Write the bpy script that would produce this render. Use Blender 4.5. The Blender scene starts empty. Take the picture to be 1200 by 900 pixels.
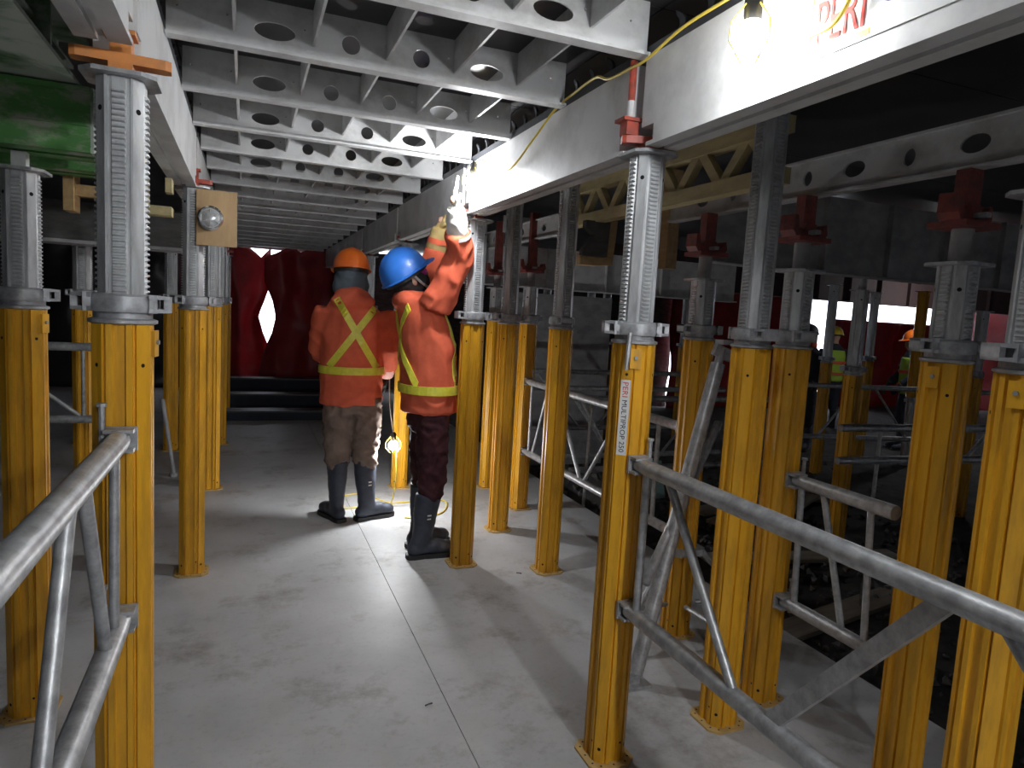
import bpy, bmesh, math, random
from mathutils import Vector, Matrix, noise
from mathutils.bvhtree import BVHTree
random.seed(7)
S = bpy.context.scene
COL = S.collection
# ------------------------------------------------------------------ camera
YAW, PITCH, ROLL, FPX, EYE = 0.38028756, 0.10527988, -0.05616304, 787.5, 1.47
fw = Vector((math.sin(YAW)*math.cos(PITCH), math.cos(YAW)*math.cos(PITCH), -math.sin(PITCH)))
rt = Vector((math.cos(YAW), -math.sin(YAW), 0.0))
dn = fw.cross(rt)
r2 = rt*math.cos(ROLL) + dn*math.sin(ROLL)
d2 = -rt*math.sin(ROLL) + dn*math.cos(ROLL)
cam = bpy.data.objects.new('camera', bpy.data.cameras.new('camera'))
COL.objects.link(cam)
cam.matrix_world = Matrix(((r2.x, -d2.x, -fw.x, 0), (r2.y, -d2.y, -fw.y, 0), (r2.z, -d2.z, -fw.z, EYE), (0, 0, 0, 1)))
cam.data.sensor_fit = 'HORIZONTAL'; cam.data.sensor_width = 36; cam.data.lens = 36*FPX/1200
cam.data.clip_start = 0.02
S.camera = cam
# ------------------------------------------------------------------ world, exposure
W = bpy.data.worlds.new('world'); S.world = W; W.use_nodes = True
bg = W.node_tree.nodes['Background']; bg.inputs[0].default_value = (0.82, 0.88, 1.0, 1); bg.inputs[1].default_value = 1.6
S.view_settings.view_transform = 'Standard'; S.view_settings.look = 'None'
S.view_settings.gamma = 1; S.view_settings.use_curve_mapping = False
S.view_settings.exposure = 1.8
LAMP = dict(girder=62, hand=200, floor=215, rear=420)      # bulb emission strengths

# ------------------------------------------------------------------ materials
def mat(name, col, rough=0.6, metal=0.0, var=0.25, scale=(6, 6, 6), bump=0.0, col2=None, detail=5, spec=0.5, rnd=0.0, lo=0.35, hi=0.7):
    m = bpy.data.materials.new(name); m.use_nodes = True
    nt = m.node_tree; N = nt.nodes; L = nt.links; P = N['Principled BSDF']
    P.inputs['Roughness'].default_value = rough; P.inputs['Metallic'].default_value = metal
    P.inputs['Specular IOR Level'].default_value = spec
    tc = N.new('ShaderNodeTexCoord'); mp = N.new('ShaderNodeMapping'); mp.inputs['Scale'].default_value = scale
    nz = N.new('ShaderNodeTexNoise'); nz.inputs['Scale'].default_value = 1; nz.inputs['Detail'].default_value = detail; nz.inputs['Roughness'].default_value = 0.65
    L.new(tc.outputs['Object'], mp.inputs[0]); L.new(mp.outputs[0], nz.inputs['Vector'])
    if rnd:
        oi = N.new('ShaderNodeObjectInfo'); ad = N.new('ShaderNodeVectorMath'); ad.operation = 'ADD'
        sc = N.new('ShaderNodeVectorMath'); sc.operation = 'SCALE'; sc.inputs[0].default_value = (37, 19, 23)
        L.new(oi.outputs['Random'], sc.inputs['Scale']); L.new(mp.outputs[0], ad.inputs[0]); L.new(sc.outputs[0], ad.inputs[1]); L.new(ad.outputs[0], nz.inputs['Vector'])
    cr = N.new('ShaderNodeValToRGB')
    c2 = col2 if col2 else tuple(c*(1-var) for c in col)
    cr.color_ramp.elements[0].position = lo; cr.color_ramp.elements[1].position = hi
    cr.color_ramp.elements[0].color = (*c2, 1); cr.color_ramp.elements[1].color = (*col, 1)
    L.new(nz.outputs['Fac'], cr.inputs[0]); L.new(cr.outputs[0], P.inputs['Base Color'])
    if bump:
        b = N.new('ShaderNodeBump'); b.inputs['Strength'].default_value = bump; b.inputs['Distance'].default_value = 0.01
        L.new(nz.outputs['Fac'], b.inputs['Height']); L.new(b.outputs[0], P.inputs['Normal'])
    return m
def emis(name, col, s):
    m = bpy.data.materials.new(name); m.use_nodes = True; nt = m.node_tree; nt.nodes.clear()
    e = nt.nodes.new('ShaderNodeEmission'); e.inputs[0].default_value = (*col, 1); e.inputs[1].default_value = s
    o = nt.nodes.new('ShaderNodeOutputMaterial'); nt.links.new(e.outputs[0], o.inputs[0]); return m
M = dict(
 yellow=mat('yellow_paint', (.74, .37, .018), .42, 0, scale=(22, 22, 3.5), col2=(.40, .20, .02), rnd=1, lo=.22, hi=.55, bump=.04),
 yellow_pale=mat('pale_dirty_yellow', (.62, .40, .13), .7, 0, scale=(20, 20, 20), col2=(.48, .32, .12)),
 alu=mat('aluminium', (.62, .63, .64), .42, .55, scale=(25, 25, 6), col2=(.33, .33, .34), rnd=1, lo=.25, hi=.6),
 galv=mat('galvanised_steel', (.55, .56, .57), .42, .5, scale=(28, 28, 28), col2=(.30, .30, .31), bump=.12),
 cast=mat('cast_nut_steel', (.50, .51, .53), .5, .35, scale=(24, 24, 24), col2=(.26, .26, .27), bump=.1),
 white=mat('white_painted_steel', (.66, .66, .66), .45, 0, scale=(5, 5, 5), col2=(.44, .435, .43), lo=.25, hi=.55),
 joist=mat('joist_white_paint', (.60, .60, .60), .5, 0, scale=(7, 7, 9), col2=(.36, .35, .34), lo=.25, hi=.55),
 greysteel=mat('worn_grey_steel', (.46, .45, .455), .55, 0, scale=(4, 4, 6), col2=(.24, .235, .235), bump=.05),
 dark=mat('dark_steel', (.055, .057, .065), .5, .3, scale=(20, 20, 20)),
 black=mat('black_rubber', (.02, .02, .022), .6, 0, scale=(20, 20, 20)),
 hole=mat('painted_hole_shade', (.006, .006, .006), .9, 0),  # flat discs: the shade of open holes painted near-black
 red=mat('red_painted_steel', (.52, .07, .035), .5, 0, scale=(25, 25, 25), col2=(.22, .05, .035), rnd=1),
 darkred=mat('dark_red_brown_steel', (.30, .055, .042), .6, 0, scale=(25, 25, 25), col2=(.13, .045, .038), rnd=1),  # darker, browner red than the fork heads
 orange_steel=mat('orange_painted_steel', (.75, .27, .06), .55, 0, scale=(18, 18, 18), col2=(.52, .21, .07)),
 concrete=None,
 film=mat('film_faced_ply', (.05, .05, .055), .35, 0, scale=(3, 3, 3), col2=(.025, .025, .028)),
 slab=mat('light_block_dark', (.05, .05, .05), .9),
 rubble=mat('rubble_dirt', (.09, .08, .075), .95, 0, scale=(5, 5, 5), col2=(.03, .028, .027), bump=1.0, detail=9),
 stone=mat('gravel_stone', (.16, .15, .145), .9, 0, scale=(9, 9, 9), col2=(.06, .057, .055)),
 tarp=None,
 wood=mat('timber', (.58, .40, .20), .7, 0, scale=(30, 3, 30), col2=(.42, .27, .12)),
 ply=mat('plywood', (.52, .36, .19), .7, 0, scale=(14, 3, 3), col2=(.40, .26, .13)),
 girderwood=mat('yellow_girder_wood', (.60, .50, .26), .7, 0, scale=(20, 5, 20), col2=(.40, .33, .18)),
 greywood=mat('grey_old_timber', (.12, .115, .11), .85, 0, scale=(6, 20, 20), col2=(.06, .058, .056)),
 green=mat('green_painted_steel', (.09, .27, .07), .5, 0, scale=(9, 9, 16), col2=(.33, .35, .27), lo=.36, hi=.5, detail=8),
 greenpale=mat('worn_pale_green_steel', (.42, .46, .41), .5, 0, scale=(5, 7, 7), col2=(.06, .15, .05), lo=.33, hi=.52, detail=7),
 orange_cloth=mat('orange_cloth', (.80, .165, .085), .8, 0, scale=(9, 9, 9), col2=(.62, .115, .06), bump=.15, spec=.2),
 hivis=mat('yellow_reflective_tape', (.84, .80, .07), .45, 0, scale=(30, 30, 30), col2=(.66, .64, .07)),
 silver=mat('grey_reflective_tape', (.5, .5, .5), .4, .2),
 khaki=mat('khaki_cloth', (.27, .20, .165), .9, 0, scale=(12, 12, 12), col2=(.16, .12, .10), bump=.25, spec=.1),
 maroon=mat('maroon_cloth', (.085, .03, .035), .85, 0, scale=(12, 12, 12), col2=(.04, .015, .02), bump=.25, spec=.15),
 bluegrey=mat('blue_grey_hood_cloth', (.12, .15, .18), .9, 0, scale=(12, 12, 12), bump=.2, spec=.1),
 boot=mat('navy_rubber_boot', (.055, .065, .095), .5, 0, scale=(14, 14, 14), col2=(.035, .04, .055)),
 hat_orange=mat('orange_plastic', (.85, .17, .02), .35, 0, var=.08),
 hat_blue=mat('blue_plastic', (.03, .17, .62), .35, 0, var=.1),
 hat_yellow=mat('yellow_plastic', (.85, .62, .03), .4, 0, var=.1),
 skin=mat('skin', (.55, .33, .24), .55, 0, var=.15, scale=(10, 10, 10)),
 eye=mat('eye_white', (.7, .7, .7), .2, 0, var=.05),
 lips=mat('lip', (.42, .17, .14), .5),
 balaclava=mat('black_knit', (.02, .018, .02), .9, 0, scale=(40, 40, 40), bump=.2),
 magenta=mat('magenta_fabric', (.45, .03, .20), .5, 0, var=.3),
 glare_mark_white=mat('white_glare_and_mark', (.78, .77, .72), .8, 0, var=.15, scale=(16, 16, 16), bump=.1),  # white puts the lamp's overexposure into glove and cuff; also boot marks
 glove_tan=mat('tan_work_glove', (.50, .36, .14), .8, 0, var=.3, scale=(14, 14, 14)),
 glove_black=mat('black_work_glove', (.02, .02, .02), .7),
 lime=mat('lime_vest_cloth', (.42, .62, .06), .8, 0, var=.2),
 navy=mat('navy_cloth', (.03, .035, .05), .9),
 cord_white=mat('white_cord', (.75, .73, .66), .5, 0, var=.1),
 cord_yellow=mat('yellow_cord', (.80, .60, .08), .5, 0, var=.2),
 chrome=mat('chrome', (.75, .75, .76), .18, .9, var=.1),
 glass=mat('frosted_lens', (.55, .57, .58), .2, .3, var=.3, scale=(60, 60, 60)),
 signwhite=mat('sign_white', (.78, .78, .77), .4, 0, var=.06),
 signred=mat('sign_red', (.62, .07, .06), .4, 0, var=.1),
 signyellow=mat('sign_yellow', (.75, .52, .06), .4, 0, var=.1),
 signnavy=mat('sign_navy', (.06, .05, .20), .4, 0, var=.1),
 ink=mat('black_ink', (.015, .015, .015), .5, 0, var=.1),
 teal=mat('pale_teal_sheet', (.30, .46, .46), .6, 0, var=.2),
 oldwood=mat('pale_plank', (.50, .43, .34), .8, 0, scale=(3, 25, 25), col2=(.30, .26, .20)),
)
def concrete():
    m = mat('concrete_floor', (.56, .56, .565), .55, 0, scale=(.9, .9, .9), col2=(.36, .36, .36), lo=.3, hi=.62, detail=8)
    nt = m.node_tree; N = nt.nodes; L = nt.links; P = N['Principled BSDF']
    tc = N.new('ShaderNodeTexCoord')
    n2 = N.new('ShaderNodeTexNoise'); n2.inputs['Scale'].default_value = 2.3; n2.inputs['Detail'].default_value = 9; n2.inputs['Roughness'].default_value = .75
    L.new(tc.outputs['Object'], n2.inputs['Vector'])
    r = N.new('ShaderNodeValToRGB'); r.color_ramp.elements[0].position = .52; r.color_ramp.elements[1].position = .72
    r.color_ramp.elements[0].color = (1, 1, 1, 1); r.color_ramp.elements[1].color = (.50, .44, .38, 1)
    L.new(n2.outputs['Fac'], r.inputs[0])
    mx = N.new('ShaderNodeMix'); mx.data_type = 'RGBA'; mx.blend_type = 'MULTIPLY'; mx.inputs[0].default_value = 1
    old = P.inputs['Base Color'].links[0].from_socket
    L.new(old, mx.inputs[6]); L.new(r.outputs[0], mx.inputs[7]); 
    n3 = N.new('ShaderNodeTexNoise'); n3.inputs['Scale'].default_value = 45; n3.inputs['Detail'].default_value = 6
    L.new(tc.outputs['Object'], n3.inputs['Vector'])
    r3 = N.new('ShaderNodeValToRGB'); r3.color_ramp.elements[0].position = .25; r3.color_ramp.elements[1].position = .45
    r3.color_ramp.elements[0].color = (.62, .62, .62, 1); r3.color_ramp.elements[1].color = (1, 1, 1, 1)
    L.new(n3.outputs['Fac'], r3.inputs[0])
    m2 = N.new('ShaderNodeMix'); m2.data_type = 'RGBA'; m2.blend_type = 'MULTIPLY'; m2.inputs[0].default_value = .35
    L.new(mx.outputs[2], m2.inputs[6]); L.new(r3.outputs[0], m2.inputs[7]); L.new(m2.outputs[2], P.inputs['Base Color'])
    b = N.new('ShaderNodeBump'); b.inputs['Strength'].default_value = .25; b.inputs['Distance'].default_value = .004
    L.new(n2.outputs['Fac'], b.inputs['Height']); L.new(b.outputs[0], P.inputs['Normal'])
    rr = N.new('ShaderNodeMapRange'); rr.inputs[3].default_value = .38; rr.inputs[4].default_value = .7
    L.new(n2.outputs['Fac'], rr.inputs[0]); L.new(rr.outputs[0], P.inputs['Roughness'])
    return m
M['concrete'] = concrete()
def tarpmat():
    m = mat('red_tarpaulin', (.30, .018, .022), .5, 0, scale=(3, 3, 3), col2=(.17, .010, .014), bump=.15)
    nt = m.node_tree; N = nt.nodes; L = nt.links; P = N['Principled BSDF']
    t = N.new('ShaderNodeBsdfTranslucent'); t.inputs[0].default_value = (.30, .01, .015, 1)
    mx = N.new('ShaderNodeMixShader'); mx.inputs[0].default_value = .12
    L.new(P.outputs[0], mx.inputs[1]); L.new(t.outputs[0], mx.inputs[2]); L.new(mx.outputs[0], N['Material Output'].inputs[0]); return m
M['tarp'] = tarpmat()

# ------------------------------------------------------------------ mesh helpers
class MB:
    def __init__(s): s.v = []; s.f = []; s.mi = []; s.cur = 0
    def add(s, vs, fs):
        b = len(s.v); s.v += [tuple(v) for v in vs]; s.f += [tuple(i+b for i in f) for f in fs]; s.mi += [s.cur]*len(fs); return s
    def box(s, lo, hi, rot=None, at=None):
        x0, y0, z0 = lo; x1, y1, z1 = hi
        vs = [Vector(p) for p in ((x0,y0,z0),(x1,y0,z0),(x1,y1,z0),(x0,y1,z0),(x0,y0,z1),(x1,y0,z1),(x1,y1,z1),(x0,y1,z1))]
        if rot is not None: vs = [rot @ v for v in vs]
        if at is not None: vs = [v + Vector(at) for v in vs]
        return s.add(vs, [(3,2,1,0),(4,5,6,7),(0,1,5,4),(1,2,6,5),(2,3,7,6),(3,0,4,7)])
    def prism(s, poly, z0, z1, mtx=None):
        n = len(poly); vs = [Vector((x, y, z0)) for x, y in poly] + [Vector((x, y, z1)) for x, y in poly]
        if mtx is not None: vs = [mtx @ v for v in vs]
        return s.add(vs, [tuple(range(n-1, -1, -1)), tuple(range(n, 2*n))] + [(i, (i+1) % n, n+(i+1) % n, n+i) for i in range(n)])
    def loft(s, rings, caps=True):
        n = len(rings[0]); b = [v for r in rings for v in r]; fs = []
        for k in range(len(rings)-1):
            for i in range(n):
                j = (i+1) % n; fs.append((k*n+i, k*n+j, (k+1)*n+j, (k+1)*n+i))
        if caps: fs.append(tuple(range(n-1, -1, -1))); fs.append(tuple((len(rings)-1)*n+i for i in range(n)))
        return s.add(b, fs)
    def tube(s, pts, rad, n=10, caps=True):
        pts = [Vector(p) for p in pts]; rings = []; up = None
        for i, p in enumerate(pts):
            d = (pts[min(i+1, len(pts)-1)] - pts[max(i-1, 0)]).normalized()
            if up is None: up = Vector((0, 0, 1)) if abs(d.z) < .9 else Vector((0, 1, 0))
            a = d.cross(up).normalized(); b = a.cross(d).normalized(); up = b
            r = rad[i] if isinstance(rad, (list, tuple)) else rad
            rings.append([p + (a*math.cos(t) + b*math.sin(t))*r for t in [2*math.pi*k/n for k in range(n)]])
        return s.loft(rings, caps)
    def lathe(s, prof, n=20, c=(0, 0, 0)):
        return s.loft([[Vector((c[0]+r*math.cos(2*math.pi*k/n), c[1]+r*math.sin(2*math.pi*k/n), c[2]+z)) for k in range(n)] for r, z in prof])
    def ell(s, c, r, n=14, rot=None):
        rings = []; c = Vector(c)
        for i in range(1, 9):
            t = math.pi*i/9
            ring = [Vector((r[0]*math.sin(t)*math.cos(2*math.pi*k/n), r[1]*math.sin(t)*math.sin(2*math.pi*k/n), -r[2]*math.cos(t))) for k in range(n)]
            if rot is not None: ring = [rot @ v for v in ring]
            rings.append([v+c for v in ring])
        return s.loft(rings)
    def mesh(s, name, mats, smooth=False, angle=None):
        me = bpy.data.meshes.new(name); me.from_pydata(s.v, [], s.f)
        for m in (mats if isinstance(mats, (list, tuple)) else [mats]): me.materials.append(m)
        me.polygons.foreach_set('material_index', s.mi)
        if smooth: me.polygons.foreach_set('use_smooth', [True]*len(me.polygons))
        me.update()
        if smooth and angle: me.set_sharp_from_angle(angle=math.radians(angle))
        return me
def link(name, me, parent=None, loc=None, rz=None):
    o = bpy.data.objects.new(name, me); COL.objects.link(o)
    if parent is not None: o.parent = parent
    if loc is not None: o.location = loc
    if rz is not None: o.rotation_euler = (0, 0, rz)
    return o
def part(name, mb, m, parent, smooth=False, angle=40):
    return link(name, mb.mesh(name, m, smooth, angle), parent)
def tag(o, label=None, cat=None, group=None, kind=None):
    for k, v in (('label', label), ('category', cat), ('group', group), ('kind', kind)):
        if v: o[k] = v
    return o
def empty(name, loc=(0, 0, 0), rz=0.0):
    o = bpy.data.objects.new(name, None); COL.objects.link(o); o.location = loc; o.rotation_euler = (0, 0, rz); o.empty_display_size = .1; return o
def rotm(ax, deg): return Matrix.Rotation(math.radians(deg), 3, ax)
def plate_holes(name, outer, holes, thick, m):
    """flat plate in the local XY plane with real holes, via a filled 2D curve"""
    cu = bpy.data.curves.new(name, 'CURVE'); cu.dimensions = '2D'; cu.fill_mode = 'BOTH'; cu.extrude = thick/2
    for poly in [outer] + holes:
        sp = cu.splines.new('POLY'); sp.points.add(len(poly)-1)
        for p, (x, y) in zip(sp.points, poly): p.co = (x, y, 0, 1)
        sp.use_cyclic_u = True
    ob = bpy.data.objects.new(name, cu); me = bpy.data.meshes.new_from_object(ob); me.name = name
    bpy.data.objects.remove(ob); bpy.data.curves.remove(cu)
    me.materials.clear(); me.materials.append(m); return me
def oval(cx, cy, a, b, n=20): return [(cx+a*math.cos(2*math.pi*k/n), cy+b*math.sin(2*math.pi*k/n)) for k in range(n)]
def text_mesh(txt, w, h, thick, m):
    cu = bpy.data.curves.new('lettering', 'FONT'); cu.body = txt; cu.size = 1; cu.extrude = .02; cu.resolution_u = 3
    ob = bpy.data.objects.new('lettering', cu); me = bpy.data.meshes.new_from_object(ob)
    bpy.data.objects.remove(ob)
    xs = [v.co.x for v in me.vertices]; ys = [v.co.y for v in me.vertices]
    for v in me.vertices:
        v.co.x = (v.co.x-min(xs))/(max(xs)-min(xs))*w; v.co.y = (v.co.y-min(ys))/(max(ys)-min(ys))*h; v.co.z = v.co.z/.02*thick
    me.materials.clear(); me.materials.append(m); return me

# ------------------------------------------------------------------ setting: floor, ground, ceiling, perimeter
floor = empty('floor'); floor['kind'] = 'structure'
JX = .722
for x0, x1, n in ((-7, JX-.0015, 'slab'), (JX+.0015, 2.47, 'slab')):
    part(n, MB().box((x0, -5, -.35), (x1, 13.5, 0)), M['concrete'], floor)
part('joint_light_block', MB().box((-7, -5, -.42), (17, 13.5, -.36)), M['slab'], floor)  # unseen plate added below so no light leaks up the slab joint
g = MB(); NX, NY = 70, 90
def gz(x, y):
    z = -.26 + .05*noise.noise((x*1.3, y*1.3, 0)) + .025*noise.noise((x*5, y*5, 3)) + .012*noise.noise((x*14, y*14, 6))
    z += .34*math.exp(-((x-3.05)/.42)**2-((y-5.3)/.7)**2)*(1+.5*noise.noise((x*7, y*7, 1)))
    return z
for j in range(NY):
    for i in range(NX):
        t = i/(NX-1); x = 2.46+(t**1.8)*15; y = -3+16.5*j/(NY-1); g.v.append((x, y, gz(x, y)))
for j in range(NY-1):
    for i in range(NX-1):
        a = j*NX+i; g.f.append((a, a+1, a+1+NX, a+NX)); g.mi.append(0)
ground = tag(link('ground', g.mesh('ground', M['rubble'], True)), kind='structure')
st = MB(); rr = random.Random(3)
for _ in range(1500):
    x = 2.55+abs(rr.gauss(0, 1.6)); y = rr.uniform(.4, 7.5); s = rr.uniform(.012, .045)
    c = Vector((x, y, gz(x, y)+s*.4)); R = Matrix.Rotation(rr.uniform(0, 6), 3, Vector((rr.random(), rr.random(), rr.random()+.01)).normalized())
    vs = [c+R@Vector((a*s*rr.uniform(.7, 1.2), b*s*rr.uniform(.6, 1), d*s*rr.uniform(.5, .9))) for a, b, d in ((1,0,0),(-1,0,0),(0,1,0),(0,-1,0),(0,0,1),(0,0,-1))]
    st.add(vs, [(0,2,4),(2,1,4),(1,3,4),(3,0,4),(2,0,5),(1,2,5),(3,1,5),(0,3,5)])
gr = link('gravel', st.mesh('gravel', M['stone'])); tag(gr, 'loose grey gravel and broken stone on the dark ground right of the concrete', 'gravel', kind='stuff')

ceiling = empty('ceiling'); ceiling['kind'] = 'structure'
part('leak_block_slab', MB().box((-7, -5, 2.425), (17, 12.2, 2.6)), M['slab'], ceiling)  # unseen slab added above the sheets to block light leaking through their gaps
sheet_me = {}
for ix, (x0, x1) in enumerate(((-6.7, -4.3), (-4.3, -1.9), (-1.9, -.255), (-.255, 1.15), (1.15, 3.55), (3.55, 5.95), (5.95, 8.35), (8.35, 10.75), (10.75, 13.2))):
    w = x1-x0
    if w not in sheet_me: sheet_me[w] = MB().box((.003, .003, 0), (w-.003, 1.127, .022)).mesh('plywood_sheet', M['film'])
    for k in range(15): link('plywood_sheet', sheet_me[w], ceiling, (x0, -4.95+1.13*k, 2.402))
# joists of the aisle ceiling
XL, XR = -.236, 1.095
Wd = XR-XL; cx = .43
ribx = [cx-.475, cx-.2375, cx, cx+.2375, cx+.475]
holes = []
for k in range(4):
    hx = (ribx[k]+ribx[k+1])/2 - XL
    holes.append(oval(hx, .062, .062, .027) if k in (0, 3) else oval(hx, .066, .030, .030))
for bx in (.03, .17, .40, .66, .88, 1.12, 1.27): holes.append(oval(bx, .085, .0035, .0035, 6))
web = plate_holes('joist', [(0, 0), (Wd, 0), (Wd, .15), (0, .15)], holes, .006, M['joist'])
web.transform(Matrix.Rotation(math.pi/2, 4, 'X'))
fl_me = MB().box((0, -.024, -.007), (Wd, .024, .002)).box((0, -.004, .0), (Wd, .004, .012)).mesh('joist_flange', M['joist'])
PITCHJ = .563
rib_me = MB().box((-.004, .004, .038), (.004, PITCHJ-.004, .15)).mesh('rib', M['joist'])
JY = [1.815+PITCHJ*k for k in range(-7, 18)]
for y in JY:
    j = link('joist', web, ceiling, (XL, y, 2.252))
    link('flange', fl_me, j)
    for x in ribx: link('rib', rib_me, j, (x-XL, 0, 0))

def tarp(name, p0, p1, zb, top, folds, seed, label=None, kind=None, left=None, right=None, nx=60, nz=30, amp=.09, m='tarp'):
    """a hanging tarpaulin between plan points p0 and p1; top(t) is the hem height, left/right(z) trim its sides"""
    p0 = Vector((*p0, 0)); p1 = Vector((*p1, 0)); d = (p1-p0); nrm = Vector((d.y, -d.x, 0)).normalized(); L_ = d.length
    mb = MB()
    for j in range(nz):
        for i in range(nx):
            s = i/(nx-1); w = j/(nz-1)
            z = zb+(top(s)-zb)*w
            lo = left(z)/L_ if left else 0; hi = right(z)/L_ if right else 1
            t = lo+(hi-lo)*s
            f = amp*(math.sin(t*L_*folds+2.2*noise.noise((t*2.5+seed, z*.9, 0)))*(.45+.55*w) + 1.3*noise.noise((t*L_*1.7+seed, z*1.3, 4)) + .5*noise.noise((t*L_*6, z*4, seed)))
            mb.v.append(tuple(p0+d*t+nrm*f+Vector((0, 0, z))))
    for j in range(nz-1):
        for i in range(nx-1):
            a = j*nx+i; mb.f.append((a, a+1, a+1+nx, a+nx)); mb.mi.append(0)
    o = link(name, mb.mesh(name, M[m], True))
    md = o.modifiers.new('thickness', 'SOLIDIFY'); md.thickness = .006
    if kind: o['kind'] = kind
    else: tag(o, label, 'tarpaulin', 'red tarpaulins around the work area')
    return o
def lerp(pts):
    def f(x):
        for (a, b), (c, d) in zip(pts, pts[1:]):
            if x <= c: return b+(d-b)*max(0, (x-a)/(c-a))
        return pts[-1][1]
    return f
tarp('tarpaulin', (-.35, 11.4), (.55, 11.4), .02, lerp([(0, 2.31), (.45, 2.31), (.7, 2.18), (.8, 2.12), (1, 2.28)]), 9, 1,
     'left red tarpaulin closing the aisle, torn open along its right side', right=lerp([(0, .82), (.5, .78), (.95, .60), (1.2, .53), (1.45, .62), (1.7, .70), (2.4, .70)]))
tarp('tarpaulin', (.15, 11.02), (1.5, 11.02), .02, lerp([(0, 2.1), (.12, 2.16), (.33, 2.31), (.42, 2.22), (.55, 2.3), (.7, 2.3), (1, 2.31)]), 8, 5,
     'middle red tarpaulin with peaked top behind the worker in the orange hard hat', left=lerp([(0, .0), (.6, .08), (.95, .22), (1.2, .27), (1.45, .22), (1.75, .10), (2.4, .10)]))
tarp('wall_back', (1.4, 11.75), (8.2, 11.75), -.3, lambda t: 2.36, 6, 9, kind='structure', m='greywood')
tarp('tarpaulin', (8.0, 11.5), (11.55, 11.5), -.3, lambda t: 2.32, 5, 13, 'dark red tarpaulin reaching the ceiling left of the far daylight opening')
tarp('tarpaulin', (12.1, 11.5), (16.4, 11.5), -.3, lambda t: 1.74, 4, 17, 'low red tarpaulin at the far right behind the distant workers', nx=70)
tarp('wall_right', (16.8, 11.8), (16.8, -4.5), -.3, lambda t: 2.4, 4, 21, kind='structure', nx=60)
tarp('wall_left', (-6.8, -4.8), (-6.8, 12), 0, lambda t: 2.4, 4, 25, kind='structure', m='film')
tarp('wall_back', (-6.6, 11.75), (-.25, 11.75), 0, lambda t: 2.4, 5, 29, kind='structure', m='film')
tarp('wall_rear', (16.8, -4.7), (-6.8, -4.7), -.2, lambda t: 2.4, 4, 33, kind='structure', nx=80, m='greywood')

# ------------------------------------------------------------------ main girders beside the aisle
hook_poly = [(-.014, 0), (.014, 0), (.010, .02), (.012, .034), (.026, .05), (.030, .064), (.016, .056), (.0, .044), (-.010, .03)]
hook_me = MB().prism(hook_poly, -.005, .005, Matrix(((0, 0, 1, 0), (1, 0, 0, 0), (0, 1, 0, 0), (0, 0, 0, 1)))).mesh('hook', M['dark'])
def girder(xf, side, y0, y1, label, near):
    """box girder; xf = x of the face towards the aisle, side = +1 when the girder lies right of it"""
    L_ = y1-y0; e = .030; nt_ = .095
    root = empty('formwork_girder', (xf, y0, 1.985 if side > 0 else 2.0)); tag(root, label, 'girder', 'white girders along the aisle')
    w = .10*side
    mb = MB()
    def bx(x0, x1, ya, yb, z0, z1): mb.box((min(x0, x1), ya, z0), (max(x0, x1), yb, z1))
    bx(0, w, e, L_-e, .06, .262)
    bx(0, w, nt_, L_-nt_, .012, .06)
    part('web', mb, M['white'], root)
    mb = MB(); 
    bx(-.004*side, .042*side, nt_-.03, L_-nt_+.03, 0, .0115); bx(.062*side, w+.006*side, nt_-.03, L_-nt_+.03, 0, .0115)
    part('bottom_flange', mb, M['white'], root)
    part('edge_strip', MB().box((min(0, .03*side), e, .2625), (max(0, .03*side), L_-e, .292)), M['dark'], root)
    n = int((L_-.1)/.124)
    ys = [.08+.124*k for k in range(n)]
    if near:
        for y in ys: link('hook', hook_me, root, (.012*side, y, .285), .12*math.sin(y*37))
    else:
        mb = MB()
        for y in ys: mb.add([Vector((.012*side, y, .285))+Vector(v.co) for v in hook_me.vertices], [tuple(p.vertices) for p in hook_me.polygons])
        o = part('hook_row', mb, M['dark'], root); o['kind'] = 'stuff'
    return root
RJ = [-3.4, -1.67, .09, 1.848, 3.614, 5.36, 7.1, 8.86, 10.6]
LJ = [-3.4, -1.6, .1, 1.80, 3.824, 5.533, 7.24, 8.95, 10.66]
rl = {0: 'white girder length on the right, behind the viewpoint', 1: 'white girder length on the right, just behind the viewpoint', 2: 'white girder on the right with lit lamp and red lettered sticker', 3: 'white girder on the right between the lettered yellow prop and the raised glove',
      4: 'white girder on the right just behind the raised glove', 5: 'white girder on the right above the wall of dark props beyond the workers'}
ll = {0: 'white girder length on the left, behind the viewpoint', 1: 'white girder length on the left, just behind the viewpoint', 2: 'white girder on the left ending at the orange prop head', 3: 'long white girder on the left between the orange prop head and the plywood panel', 4: 'white girder on the left just beyond the plywood panel'}
for k in range(8): girder(1.10, 1, RJ[k], RJ[k+1], rl.get(k, '%s distant white girder on the right of the aisle near the red tarpaulins' % ('nearer', 'farther')[k == 7]), 1 < k < 5)
for k in range(8): girder(-.240, -1, LJ[k], LJ[k+1], ll.get(k, '%s distant white girder on the left of the aisle near the red tarpaulins' % ('nearest', 'middle', 'farthest')[max(0, k-5)]), 1 < k < 5)
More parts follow.
